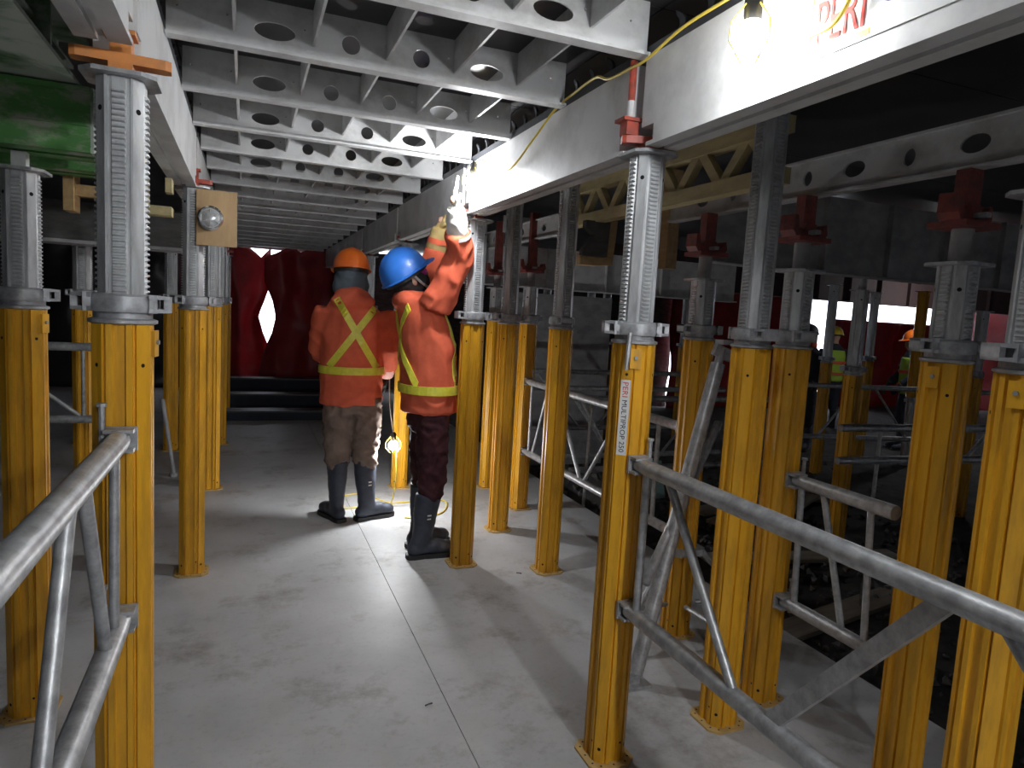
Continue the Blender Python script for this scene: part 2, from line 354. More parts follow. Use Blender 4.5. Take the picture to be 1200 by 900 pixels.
# sticker on the right girder: a sign of its own on the girder face
sg = empty('lettered_sticker', (1.0975, 1.168, 2.03)); tag(sg, 'white sticker with red letters and yellow edge on the lit right girder', 'sign')
part('panel', MB().box((-.0015, -.62, 0), (0, 0, .19)), M['signwhite'], sg)
part('yellow_edge', MB().box((-.0025, -.155, .006), (-.0015, -.006, .018)).box((-.0025, -.009, .018), (-.0015, -.004, .15)), M['signyellow'], sg)
TM = Matrix(((0, 0, -1, 0), (-1, 0, 0, 0), (0, 1, 0, 0), (0, 0, 0, 1)))
tm = text_mesh('PERI', .118, .085, .0008, M['signred']); tm.transform(TM)
link('red_lettering', tm, sg, (-.0028, -.022, .026))
mb = MB(); mb.prism(oval(0, 0, .03, .035), 0, .0012, TM); o = part('navy_mark', mb, M['signnavy'], sg); o.location = (-.0018, -.20, .085)

# ------------------------------------------------------------------ steel props
def side_profile(a, c, groove):
    pts = []
    for k in range(4):
        R = Matrix.Rotation(k*math.pi/2, 2)
        h = a-c
        q = [(a-.009, -h), (a-.009, -h+.0035), (a, -h+.0045), (a, -.014), (a-groove, -.011), (a-groove, .011), (a, .014), (a, h-.0045), (a-.009, h-.0035), (a-.009, h)]
        q += [(a-.002, h+.004), ((a+h)/2+.0005, (a+h)/2+.0005), (h+.004, a-.002)]
        pts += [tuple(R @ Vector(p)) for p in q]
    return pts
OUT_L = 1.394
def octa(a, c): return [(a, -a+c), (a, a-c), (a-c, a), (-a+c, a), (-a, a-c), (-a, -a+c), (-a+c, -a), (a-c, -a)]
def disc(mb, c, nrm, r, n=8):
    c = Vector(c); nrm = Vector(nrm).normalized(); u = nrm.cross(Vector((0, 0, 1))); u = u.normalized() if u.length > .1 else Vector((1, 0, 0)); v = nrm.cross(u)
    mb.add([c+(u*math.cos(2*math.pi*k/n)+v*math.sin(2*math.pi*k/n))*r for k in range(n)], [tuple(range(n))])
mb = MB(); mb.prism(side_profile(.061, .030, .008), .008, OUT_L); mb.cur = 1
for k in range(4):
    an = math.pi/4+k*math.pi/2; dr = Vector((math.cos(an), math.sin(an), 0))
    disc(mb, dr*.0661+Vector((0, 0, .055)), dr, .006)
    disc(mb, dr*.0661+Vector((0, 0, 1.30)), dr, .005)
    a2 = k*math.pi/2; d3 = Vector((math.cos(a2), math.sin(a2), 0)); sd = Vector((-d3.y, d3.x, 0))
    disc(mb, d3*.0613+sd*.023+Vector((0, 0, .075)), d3, .004)
OUTER = mb.mesh('outer_tube', [M['yellow'], M['hole']])
mb = MB(); mb.prism(octa(.083, .030), 0, .008); mb.cur = 1
for x, y in ((.07, 0), (-.07, 0), (0, .07), (0, -.07), (.066, .045), (-.066, .045), (.066, -.045), (-.066, -.045), (.045, .066), (-.045, -.066), (-.045, .066), (.045, -.066)):
    disc(mb, (x, y, .0085), (0, 0, 1), .0038)
BASE = mb.mesh('base_plate', [M['yellow_pale'], M['hole']])
mb = MB(); mb.lathe([(.066, 0), (.073, .003), (.073, .010), (.062, .014), (.062, .028)], 20)
COLLAR = mb.mesh('collar', M['cast'], True); COLLAR.set_sharp_from_angle(angle=.6)
mb = MB(); mb.lathe([(.066, .004), (.072, 0), (.074, .012), (.071, .036), (.064, .042), (.052, .042)], 20)
for sx in (1, -1):
    for yy in (0.0,):
        x0, x1 = .058*sx, .101*sx
        for (za, zb) in ((0, .011), (.031, .042)):
            P = [(x0, -.055, za), (x1, -.030, za+.002), (x1, .030, za+.002), (x0, .055, za), (x0, -.055, zb), (x1, -.030, zb-.002), (x1, .030, zb-.002), (x0, .055, zb)]
            F = [(3,2,1,0),(4,5,6,7),(0,1,5,4),(1,2,6,5),(2,3,7,6),(3,0,4,7)]
            mb.add(P, F if sx > 0 else [f[::-1] for f in F])
        mb.box((min(x1, x1-.014*sx), -.030, .002), (max(x1, x1-.014*sx), .030, .040))
        mb.box((min(x0, .074*sx), -.050, .0), (max(x0, .074*sx), -.036, .042)); mb.box((min(x0, .074*sx), .036, .0), (max(x0, .074*sx), .050, .042))
NUT = mb.mesh('adjusting_nut', M['cast'], True); NUT.set_sharp_from_angle(angle=.5)
HEADP = MB().prism(octa(.076, .028), 0, .009).mesh('head_plate', M['galv'])
mb = MB(); mb.box((-.012, -.0, -.05), (.012, .014, 0)); mb.cur = 1; mb.lathe([(.006, -.002), (.006, .0)], 8, (0, .007, -.02))
# claw tab with bolt under the nut
mb = MB(); mb.box((-.017, 0, 0), (.017, .010, .062)); TAB = mb.mesh('locking_tab', M['yellow'])
BOLT = MB().prism(oval(0, 0, .006, .006, 6), 0, .006, Matrix.Rotation(-math.pi/2, 4, 'X')).mesh('bolt', M['cast'])
teeth_cache = {}
def inner_mesh(z0, z1, teeth):
    mb = MB(); a = .047; mb.prism([p for k in range(4) for p in [tuple(Matrix.Rotation(k*math.pi/2, 2) @ Vector(q)) for q in ((a, -.028), (a, -.023), (a-.005, -.021), (a-.005, -.0155), (a, -.0135), (a, .0135), (a-.005, .0155), (a-.005, .021), (a, .023), (a, .028), (.0405, .034), (.034, .0405))]], z0, z1)
    mb.cur = 1
    for k in range(4):
        an = math.pi/4+k*math.pi/2; dr = Vector((math.cos(an), math.sin(an), 0)); disc(mb, dr*.0532+Vector((0, 0, z1-.07)), dr, .0065)
    return mb.mesh('inner_tube', [M['alu'], M['hole']])
def teeth_mesh(z0, z1):
    mb = MB(); n = int((z1-z0-.02)/.0125)
    for k in range(4):
        R = rotm('Z', 90*k)
        for i in range(n):
            z = z0+.012+i*.0125
            vs = [R @ Vector(p) for p in ((.047, -.0135, z-.0045), (.047, .0135, z-.0045), (.047, .0135, z+.0045), (.047, -.0135, z+.0045), (.0545, -.0125, z-.0018), (.0545, .0125, z-.0018), (.0545, .0125, z+.0018), (.0545, -.0125, z+.0018))]
            mb.add(vs, [(4,5,6,7),(0,1,5,4),(1,2,6,5),(2,3,7,6),(3,0,4,7)])
    return mb.mesh('thread_teeth', M['alu'])
def fork_head(root, zp, m, bar, barw=.19, top=2.26, ang=0.0, off=(0, 0)):
    """screw fork on the head plate: post, cross bar, neck flange and striped spigot"""
    ox, oy = off
    mb = MB(); mb.box((-.024, -.024, zp), (.024, .024, bar-.011)); mb.box((ox-.021, oy-.021, bar+.011), (ox+.021, oy+.021, bar+.05))
    post = part('fork_post', mb, m, root)
    R = rotm('Z', ang)
    w = barw/2; cb = MB(); cb.prism([tuple((R @ Vector((x, y, 0))).xy) for x, y in ((-w, -.016), (-w+.012, -.022), (w-.012, -.022), (w, -.016), (w, .016), (w-.012, .022), (-w+.012, .022), (-w, .016))], bar-.011, bar+.011)
    part('cross_bar', cb, m, root)
    part('neck_flange', MB().box((ox-.036, oy-.030, bar+.05), (ox+.030, oy+.030, bar+.060)), m, root)
    part('spigot', MB().lathe([(.011, bar+.06), (.011, bar+.115)], 10, (ox, oy, 0)), M['white'], root)
    if top > bar+.12: part('spigot_tip', MB().lathe([(.011, bar+.115), (.011, top)], 10, (ox, oy, 0)), m, root)
def latch(root, z, side):
    mb = MB(); mb.prism([(0, 0), (.03, .0), (.04, .02), (.04, .06), (.025, .085), (0, .09), (.012, .07), (.022, .055), (.022, .03), (.0, .018)], -.012, .012, Matrix(((1, 0, 0, .035*side), (0, 0, 1, -.02), (0, 1, 0, z), (0, 0, 0, 1))))
    part('latch', mb, M['cast'], root)
def clevis_head(root, zp, ztop, m, ang=0.0):
    mb = MB(); mb.lathe([(.030, zp), (.030, zp+.10)], 12); part('screw', mb, M['greysteel'], root, True)
    part('clevis_plate', MB().box((-.075, -.06, zp+.10), (.075, .06, zp+.118)), m, root)
    mb = MB()
    hook = [(-.10, .02), (-.085, .0), (.085, .0), (.10, .02), (.09, .055), (.075, .05), (.07, .03), (.03, .028), (.03, .05), (-.03, .05), (-.03, .028), (-.07, .03), (-.08, .075), (-.097, .075)]
    R = rotm('Z', ang).to_4x4()
    mb.prism(hook, -.03, .03, Matrix.Translation((0, 0, zp+.118)) @ R @ Matrix(((1, 0, 0, 0), (0, 0, 1, 0), (0, 1, 0, 0), (0, 0, 0, 1))))
    part('clevis_jaw', mb, m, root)
    part('red_post', MB().box((-.028, -.022, zp+.165), (.028, .022, ztop)), m, root)
    part('wing_nut', MB().box((-.012, -.07, zp+.128), (.012, .07, zp+.142)), M['cast'], root)
inner_cache = {}
GROUP = 'yellow props with ribbed metal inner tubes'
def prop(x, y, plate, label, head=None, z0=0.0, nut=0.0, rz=0.0, teeth=True, tab=None, near=True, bar=None, top=None, hm='red', ang=0.0, off=(0, 0)):
    root = empty('shoring_prop', (x, y, z0), rz); tag(root, label, 'prop', GROUP)
    link('base_plate', BASE, root); link('outer_tube', OUTER, root)
    link('collar', COLLAR, root, (0, 0, OUT_L))
    link('adjusting_nut', NUT, root, (0, 0, OUT_L+.028), nut)
    zt = round(plate-z0, 2); k = (zt, teeth)
    if k not in inner_cache: inner_cache[k] = (inner_mesh(OUT_L+.02, zt, teeth), teeth_mesh(OUT_L+.065, zt) if teeth else None)
    link('inner_tube', inner_cache[k][0], root)
    if teeth: t = link('thread_teeth', inner_cache[k][1], root); t['kind'] = 'stuff'
    link('head_plate', HEADP, root, (0, 0, zt))
    if tab is not None:
        tb = link('locking_tab', TAB, root, (.062*math.cos(tab), .062*math.sin(tab), OUT_L-.075), tab-math.pi/2); link('bolt', BOLT, tb, (0, .010, .034))
    if head == 'fork': fork_head(root, zt+.009, M[hm], (bar or plate+.05)-z0, .17 if hm == 'red' else .20, (top or plate+.30)-z0, ang, off)
    if head == 'clevis': clevis_head(root, zt+.009, (top or plate+.30)-z0, M['darkred'], ang)
    return root
D = math.radians
A0 = prop(-.678, 2.644, 1.83, 'yellow prop at the far left standing under the green steel beam', None, nut=D(10), tab=D(-20))
mb = MB(); mb.box((-.02, -.02, 1.839), (.02, .02, 1.893)); part('packing_post', mb, M['white'], A0)
A1 = prop(-.268, 1.81, 1.94, 'largest yellow prop at left with an orange fork head and railing clamped to it', 'fork', nut=D(2), tab=D(-8), bar=1.987, top=2.26, hm='orange_steel', ang=4)
A2 = prop(-.252, 3.824, 2.0, 'yellow prop on the left standing alone on bare floor, holding the plywood panel', 'fork', nut=D(25), bar=2.038, top=2.24)
prop(-.235, 5.533, 1.96, 'yellow prop half hidden directly behind the lone left prop', 'fork', nut=D(60), bar=2.02, top=2.2)
prop(-.233, 7.24, 1.96, 'third yellow prop in the left row, beside the red tarpaulin', 'fork', nut=D(30), bar=2.02, top=2.2)
prop(-.233, 8.95, 1.96, 'last shaded prop of the left row before the red tarpaulin', 'fork', nut=D(80), bar=2.02, top=2.2)
prop(-.648, 7.0, 1.90, 'dim brown prop between the largest left prop and the lone left prop', None, nut=D(40))
prop(-1.447, 7.36, 1.92, 'thin distant yellow prop seen left of the largest left prop', None, nut=D(75))
prop(-1.0, 5.2, 1.92, 'shaded prop tucked against the left edge of the largest left prop', None, nut=D(15))
prop(-2.6, 6.5, 1.92, 'shaded prop deep in the left bay', None, nut=D(15))
B1 = prop(1.148, 1.848, 1.965, 'yellow prop with lettered sticker and red fork head, right of the aisle', 'fork', nut=D(-20), bar=2.018, top=2.25, tab=D(246), ang=-22, off=(-.062, .018))
latch(B1, 2.03, 1)
B5 = prop(1.186, 3.614, 1.955, 'yellow prop beside the boots and raised glove of the blue-hatted worker', 'fork', nut=D(5), bar=2.012, top=2.2, ang=-22)
P5 = prop(1.185, 5.348, 1.955, 'yellow prop behind the floor lamp between the two workers', 'fork', nut=D(35), bar=2.012, top=2.2)
prop(1.185, 7.1, 1.955, 'dark prop beyond the two workers under the right girder, nearer one', 'fork', nut=D(35), bar=2.012, top=2.2)
prop(1.185, 8.86, 1.955, 'dark prop beyond the two workers under the right girder, farther one', 'fork', nut=D(35), bar=2.012, top=2.2)
prop(1.637, 3.40, 2.30, 'yellow prop with long dark inner tube between the lettered prop and the hatted worker', None, nut=D(80))
prop(1.613, 4.153, 2.30, 'bright yellow prop with a shining long inner tube, third from the blue-hatted worker', None, nut=D(0), tab=D(-70))
prop(1.943, 4.595, 1.66, 'yellow prop with tube frame clamped to it and dark red clevis head', 'clevis', nut=D(10), top=2.2)
prop(1.91, 5.228, 1.66, 'brownish prop mostly hidden behind the bright shining prop', 'clevis', nut=D(40), top=2.2)
R1 = prop(1.923, 2.545, 1.66, 'shaded prop behind the slanted brace tube, with red clevis head', 'clevis', nut=D(-5), top=1.96, ang=10)
prop(1.66, 1.897, 2.30, 'wide yellow prop right of the lettered prop with tall dark inner tube', None, nut=D(85))
R3 = prop(1.929, 1.983, 1.68, 'shaded yellow prop with red clevis head just behind the tall dark one', 'clevis', nut=D(80), top=1.96, ang=10)
R4 = prop(1.965, 1.40, 1.68, 'second yellow prop from the right edge, with red clevis head', 'clevis', nut=D(-25), tab=D(190), top=1.96, ang=10)
R5 = prop(1.685, 1.00, 1.80, 'yellow prop cut off by the right edge of the picture', None, nut=D(-20), tab=D(195))
# far props on the lower ground
prop(4.43, 3.9, 1.79, 'shaded prop on lower ground, standing among pale planks', 'clevis', z0=-.26, nut=D(-10), top=2.05)
prop(6.424, 6.046, 2.0, 'distant half lit prop left of the worker in the yellow hard hat', None, z0=-.3, nut=D(0))
prop(7.75, 6.6, 2.0, 'distant prop with a lit pale inner tube, right of the yellow hard hat', None, z0=-.3, nut=D(0))
inv = prop(8.25, 6.3, 2.0, 'distant upside-down prop with its bright yellow tube at the top', None, z0=-.3, nut=D(0)); inv.rotation_euler = (math.pi, 0, 0); inv.location.z = 2.05
prop(6.55, 4.37, 1.73, 'dim prop in shadow between the two props at the right edge', None, z0=-.3, nut=D(30))
prop(4.21, 7.9, 1.95, 'thin far prop seen left of the lettered prop, left of a pair', None, z0=-.3, nut=D(0))
prop(4.42, 7.85, 1.95, 'thin far prop seen left of the lettered prop, right of a pair', None, z0=-.3, nut=D(0))
prop(3.71, 8.2, 1.95, 'thin far prop seen between the clamped frame and long dark inner tube', None, z0=-.3, nut=D(0))
prop(6.0, 8.3, 1.95, 'far prop in the dark seen right of the lettered prop', None, z0=-.3, nut=D(0))
# sticker on the lettered prop (part of the prop), printed down its corner face
dr = Vector((math.cos(D(225)), math.sin(D(225)), 0)); up = Vector((0, 0, 1)); tx = -up; ty = tx.cross(dr)   # text runs downwards; normal dr
ty = dr.cross(tx)
mt = Matrix((( tx.x, ty.x, dr.x, 0), (tx.y, ty.y, dr.y, 0), (tx.z, ty.z, dr.z, 0), (0, 0, 0, 1)))
sk = MB(); sk.box((0, -.0155, 0), (.238, .0155, .0008)); sk.v = [tuple(mt @ Vector(v)) for v in sk.v]
def on_b1(o, dz): o.location = dr*.0659 + Vector((0, 0, dz))
o = link('sticker', sk.mesh('sticker', M['signwhite']), B1); on_b1(o, 1.283); o['label'] = 'white sticker with lettering'
t1 = text_mesh('PERI', .046, .017, .0003, M['signred']); t1.transform(mt); q = link('red_lettering', t1, o, Vector(dr)*.0011+tx*.008-ty*.0085)
t2 = text_mesh('MULTIPROP 250', .165, .016, .0003, M['ink']); t2.transform(mt); q = link('black_lettering', t2, o, Vector(dr)*.0011+tx*.064-ty*.008)
mb = MB(); mb.tube([(-.056, -.066, 1.430), (-.060, -.068, 1.37), (-.064, -.070, 1.315)], [.007, .008, .006], 8); part('locking_pin', mb, M['galv'], B1, True)

# ------------------------------------------------------------------ bracing frames (tube ladders clamped to the props)
def frame(name, p, q, zu, zl, members, label, clampA=True, clampB=False, pin=1):
    p = Vector((*p, 0)); q = Vector((*q, 0)); d = (q-p); L_ = d.length; d.normalize(); n = Vector((-d.y, d.x, 0))
    root = empty(name, (p.x, p.y, 0)); tag(root, label, 'frame', 'tube bracing frames between the props')
    def P(s, z, off=0): return d*s + n*off + Vector((0, 0, z))
    for nm, z in (('top_rail', zu), ('bottom_rail', zl)):
        mb = MB(); ss = [0, .05, L_*.33, L_*.34, L_*.66, L_]
        mb.tube([P(s, z) for s in ss], [.022, .0245, .0245, .0245, .0245, .0245], 16); part(nm, mb, M['galv'], root, True, 50)
    for s0, z0_, s1, z1_, r, flat in members:
        mb = MB()
        if flat:
            a, b = P(s0, z0_), P(s1, z1_); ax = (b-a).normalized(); u = ax.cross(n).normalized()
            vs = [e+u*su*.019+n*sn*.009 for e in (a, b) for su, sn in ((-1, -1), (1, -1), (1, 1), (-1, 1))]
            mb.add(vs, [(3,2,1,0),(4,5,6,7),(0,1,5,4),(1,2,6,5),(2,3,7,6),(3,0,4,7)])
            part('diagonal', mb, M['galv'], root)
        else:
            mb.tube([P(s0, z0_), P(s1, z1_)], r, 10); part('upright' if abs(s0-s1) < .06 else 'diagonal', mb, M['galv'], root, True, 50)
    for flag, s, sg_ in ((clampA, 0, -1), (clampB, L_, 1)):
        if not flag: continue
        for z in (zu, zl):
            mb = MB()
            R = Matrix(((d.x, n.x, 0), (d.y, n.y, 0), (0, 0, 1)))
            c = P(s+sg_*.004, z)
            mb.box((-.010, -.030, -.026), (.028, .030, -.018), R, c); mb.box((-.010, -.030, .018), (.028, .030, .026), R, c); mb.box((-.016, -.034, -.028), (-.006, .034, .028), R, c)
            part('clamp', mb, M['galv'], root)
            mb = MB(); mb.tube([c+n*.036*pin+Vector((0, 0, -.05)), c+n*.036*pin+Vector((0, 0, .075))], .007, 8); mb.lathe([(.011, .075), (.011, .083)], 8, tuple(c+n*.036*pin)); part('wedge_bolt', mb, M['galv'], root)
    return root
frame('bracing_frame', (1.15, 1.765), (1.15, -.3), 1.02, .545,
      [(.045, .545, .045, 1.02, .013, 0), (.16, 1.01, .50, .555, .013, 0), (.63, .555, 1.00, 1.01, .0, 1), (1.10, 1.01, 1.5, .555, .013, 0), (1.6, .555, 1.97, 1.01, 0, 1)],
      'long galvanised railing frame at right foreground, clamped to the lettered yellow prop')
frame('bracing_frame', (-.262, 1.715), (-.262, -.3), 1.135, .71,
      [(.09, .71, .07, 1.135, .011, 0), (.18, .72, .37, 1.125, .013, 0), (.69, .72, .48, 1.125, .0135, 0), (1.0, .72, 1.2, 1.125, .013, 0), (1.45, 1.125, 1.65, .72, .013, 0)],
      'galvanised railing frame at left foreground, clamped to the largest left prop', pin=-1)
frame('bracing_frame', (1.93, 1.90), (1.93, 1.48), .905, .43, [(.05, .43, .03, .9, .012, 0), (.13, .9, .27, .44, .012, 0), (.36, .43, .33, .9, .012, 0)],
      'short galvanised frame with an open tube end, right of the wide yellow prop')
frame('bracing_frame', (1.94, 4.53), (1.94, 2.63), .975, .455, [(.08, .455, .08, .975, .012, 0), (.15, .465, .36, .965, .012, 0), (.5, .965, .9, .465, .012, 0), (.95, .465, 1.35, .965, .012, 0), (1.7, .455, 1.7, .975, .012, 0)],
      'bright galvanised frame clamped behind the long dark inner tube prop', True, True)
frame('bracing_frame', (2.36, 4.6), (4.3, 4.6), .842, .275, [(.14, -.28, .16, .84, .014, 0), (.06, .84, .40, .29, .012, 0), (.26, .84, .62, .29, .012, 0), (.75, .29, 1.2, .83, .012, 0), (1.5, -.28, 1.5, .83, .012, 0)],
      'crosswise tube frame above the dirt mound, left of the lettered prop', False)
frame('bracing_frame', (2.2, 6.1), (4.6, 6.1), .91, .33, [(.3, -.28, .3, .9, .014, 0), (.5, .9, 1.0, .34, .012, 0), (1.2, .34, 1.7, .9, .012, 0)],
      'farther crosswise tube frame seen above the nearer one, left of lettered prop', False)
frame('bracing_frame', (2.2, 5.6), (4.6, 5.6), .80, .15, [(.4, -.28, .4, .8, .014, 0), (.6, .8, 1.1, .16, .012, 0), (2.2, .15, 2.2, .8, .012, 0)],
      'low crosswise tube frame just behind the dirt mound', False)
frame('bracing_frame', (3.3, 2.95), (5.6, 2.75), .90, .70, [(.3, -.28, .3, .9, .012, 0), (1.0, .7, 1.2, .9, .012, 0), (1.9, -.28, 1.9, .9, .012, 0)],
      'dark horizontal tube frame crossing behind the second prop from right', False)
frame('bracing_frame', (5.0, 5.2), (7.4, 4.6), .92, .40, [(.4, .4, .8, .9, .014, 0), (1.0, .9, 1.4, .4, .012, 0), (1.9, -.28, 1.9, .9, .012, 0)],
      'distant dark tube frame below the worker in the yellow hard hat', False)
frame('bracing_frame', (-1.75, 4.6), (-.78, 4.6), 1.13, .70, [(.62, 0, .62, 1.13, .014, 0), (.86, .7, .86, 1.13, .012, 0), (.35, 1.12, .84, .72, .012, 0)],
      'grey tube frame in the left bay behind the largest left prop', False)
# diagonal brace with coupler head
br = empty('brace_tube', (1.47, 2.2, 0)); tag(br, 'slanted grey brace tube with coupler head between lettered and wide props', 'brace')
a, b = Vector((.02, .0, .045)), Vector((.43, .17, 1.30))
mb = MB(); mb.tube([a, b], .031, 14); part('tube', mb, M['galv'], br, True, 50)
mb = MB(); ax = (b-a).normalized()
mb.tube([b-ax*.02, b+ax*.07], .018, 8); mb.box((-.04, -.012, -.02), (.05, .012, .03), rotm('Y', 20), tuple(b+ax*.05)); mb.box((-.02, -.03, .0), (.03, .03, .02), None, tuple(b+ax*.09)); part('coupler', mb, M['greysteel'], br)
mb = MB(); mb.box((-.06, -.05, 0), (.07, .05, .012)); mb.box((-.02, -.02, .012), (.03, .02, .06)); part('foot_plate', mb, M['galv'], br)
# second slim brace and tripod of the shaded prop
mb = MB(); mb.tube([(1.50, 2.2, .42), (2.02, 2.48, 1.02)], .02, 10); tag(link('brace_tube', mb.mesh('brace_tube', M['galv'], True)), 'slim grey brace rising right behind the slanted brace tube', 'brace')
tr = empty('prop_tripod', (1.923, 2.545, 0)); tag(tr, 'folding steel tripod around the foot of the shaded prop', 'tripod')
for an in (200, 262, 330):
    e = Vector((math.cos(D(an)), math.sin(D(an)), 0))
    mb = MB(); mb.tube([e*.085+Vector((0, 0, .42)), e*.46+Vector((0, 0, .03))], .014, 8); mb.tube([e*.085+Vector((0, 0, .16)), e*.30+Vector((0, 0, .19))], .011, 8); mb.lathe([(.03, 0), (.03, .02), (.012, .035)], 10, tuple(e*.46)); part('leg', mb, M['galv'], tr)
part('ring', MB().prism(octa(.085, .025)+[], .40, .43), M['galv'], tr)
mb = MB(); mb.tube([(-.53, 5.95, .03), (-.60, 6.10, .42), (-.63, 6.15, .60)], .016, 8); mb.lathe([(.03, 0), (.03, .02), (.01, .04)], 10, (-.53, 5.95, 0))
tag(link('tripod_leg', mb.mesh('tripod_leg', M['greysteel'])), 'dark slanted tripod leg on the floor right of the largest left prop', 'tripod')

# ------------------------------------------------------------------ timber, beams and steel in the side bays
def bar_thing(name, lo, hi, m, label, cat, rz=0):
    c = ((lo[0]+hi[0])/2, (lo[1]+hi[1])/2, lo[2]); root = tag(empty(name, c, rz), label, cat)
    return root, Vector((hi[0]-lo[0], hi[1]-lo[1], hi[2]-lo[2]))
def ibeam(name, lo, hi, m, label, cat='beam', axis='x', rz=0, fl=.012, pad=True):
    """I or channel beam with flanges, stiffeners and rounded web holes kept simple"""
    root, s = bar_thing(name, lo, hi, m, label, cat, rz)
    hx, hy, h = s.x/2, s.y/2, s.z
    w = MB()
    if axis == 'x': w.box((-hx, -hy*.16, fl), (hx, hy*.16, h-fl))
    else: w.box((-hx*.16, -hy, fl), (hx*.16, hy, h-fl))
    part('web', w, m, root)
    part('bottom_flange', MB().box((-hx, -hy, 0), (hx, hy, fl)), m, root)
    part('top_flange', MB().box((-hx, -hy, h-fl), (hx, hy, h)), m, root)
    return root, s
# green walers, left
def waler(lo, hi, label):
    root, s = bar_thing('green_waler', lo, hi, None, label, 'beam'); hx, hy, h = s.x/2, s.y/2, s.z
    for sy, nm in ((-1, 'channel'), (1, 'channel')):
        mb = MB(); y0 = sy*hy; y1 = sy*(hy-.008)
        mb.box((-hx, min(y0, y1)+.0, .0), (hx, max(y0, y1), h)); 
        mb.box((-hx, min(y0, sy*.018), 0), (hx, max(y0, sy*.018), .012)); mb.box((-hx, min(y0, sy*.018), h-.012), (hx, max(y0, sy*.018), h))
        yy = (y0-sy*-.004)
        mb.box((-hx, min(y0, y0+sy*.006), h*.40), (hx, max(y0, y0+sy*.006), h*.60)); mb.box((-hx, min(y0, y0+sy*.008), 0), (hx, max(y0, y0+sy*.008), .016)); mb.box((-hx, min(y0, y0+sy*.008), h-.016), (hx, max(y0, y0+sy*.008), h))
        part(nm, mb, M['green'], root)
    part('end_plate', MB().box((hx, -hy, .0), (hx+.008, hy, h)), M['greenpale'], root)
    return root
waler((-1.6, 2.53, 1.895), (-.462, 2.70, 2.095), 'scuffed green steel beam end above the far left prop')
waler((-2.0, 3.12, 1.925), (-.40, 3.30, 2.13), 'second green steel beam behind, lower and half hidden by the largest prop')
ri, s_ = ibeam('steel_beam', (-.70, -.4, 2.10), (-.495, 2.70, 2.28), M['greenpale'], 'pale green worn steel beam running overhead at top left', axis='y')
mb = MB()
for y in (-1.2, -.4, .4, 1.1): mb.box((.017, y, .012), (.095, y+.012, .168))
part('stiffener', mb, M['greenpale'], ri)
for i in (0,):
    part('inner_flange', MB().box((.016, -1.54, .085), (.06, 1.54, .095)), M['greenpale'], ri)
root, s = bar_thing('grey_beam', (-4.5, 4.9, 1.765), (-.36, 5.12, 2.0), None, 'dark grey beam across the left bay behind the largest prop', 'beam')
mb = MB(); mb.box((-s.x/2, -.11, 0), (s.x/2, .11, .235)); part('beam_body', mb, M['greywood'], root); part('ledge', MB().box((-s.x/2, -.13, -.02), (s.x/2, .13, 0)), M['greysteel'], root)
def timber_set(name, boxes, m, label, cat='timber'):
    root = tag(empty(name, boxes[0][0]), label, cat)
    for lo, hi in boxes:
        o = Vector(boxes[0][0]); part('board', MB().box(tuple(Vector(lo)-o), tuple(Vector(hi)-o)), m, root)
timber_set('timber_bracket', [((-.703, 3.304, 1.788), (-.666, 3.42, 1.999)), ((-.666, 3.34, 1.855), (-.52, 3.40, 1.90))], M['wood'], 'pale timber bracket under the green beam left of the largest prop')
timber_set('timber_bracket', [((-.425, 3.31, 1.805), (-.306, 3.40, 1.843)), ((-.425, 3.31, 1.843), (-.40, 3.40, 1.965)), ((-.331, 3.32, 1.905), (-.306, 3.40, 1.965))], M['girderwood'], 'yellowish timber box between the largest prop and the lone left prop')
# plywood panel with round lamp
root = tag(empty('mounting_board', (-.14, 3.745, 1.72)), 'square plywood panel hung beside the lone left prop head', 'panel')
part('panel', MB().box((-.095, -.009, 0), (.092, .009, .272)), M['ply'], root)
root = tag(empty('round_lamp', (-.170, 3.735, 1.852)), 'unlit round chrome lamp fixed on the plywood panel', 'lamp')
RX = Matrix.Rotation(math.pi/2, 4, 'X')
def lathe_x(prof, m, nm, rt_):
    mb = MB(); mb.lathe(prof, 24); mb.v = [tuple(RX @ Vector(v)) for v in mb.v]; part(nm, mb, m, rt_, True)
lathe_x([(.040, 0), (.056, .004), (.060, .030), (.052, .038), (.048, .030)], M['chrome'], 'bezel', root)
lathe_x([(.048, .026), (.036, .036), (.015, .041), (.002, .042)], M['glass'], 'lens', root)
for k in range(6):
    mb = MB(); mb.box((-.002, -.040, .008), (.002, -.0375, .048), Matrix.Rotation(k*math.pi/3, 3, 'Y')); part('lens_bar', mb, M['chrome'], root)
# lattice wooden girder on the right
def lattice(x, y0, y1, z0, label):
    root = tag(empty('lattice_girder', (x, y0, z0)), label, 'girder'); L_ = y1-y0
    for z in (0, .18): part('chord', MB().box((-.03, 0, z), (.03, L_, z+.058)), M['girderwood'], root)
    n = int(L_/.15)
    for k in range(n):
        ya = .05+k*.15; s = 1 if k % 2 == 0 else -1
        a, b = (ya, .05) if s > 0 else (ya, .19); c, d = (ya+.12, .19) if s > 0 else (ya+.12, .05)
        v = Vector((0, c-a, d-b)).normalized(); u = Vector((0, -v.z, v.y))*.021; A = Vector((0, a, b)); B = Vector((0, c, d)); X_ = Vector((.018, 0, 0))
        mb = MB(); mb.add([A-u-X_, A+u-X_, B+u-X_, B-u-X_, A-u+X_, A+u+X_, B+u+X_, B-u+X_], [(0,1,2,3),(7,6,5,4),(0,4,5,1),(1,5,6,2),(2,6,7,3),(3,7,4,0)]); part('diagonal_strut', mb, M['girderwood'], root)
lattice(1.78, 1.95, 3.75, 1.985, 'yellowish wooden lattice girder behind the head of the lettered prop')
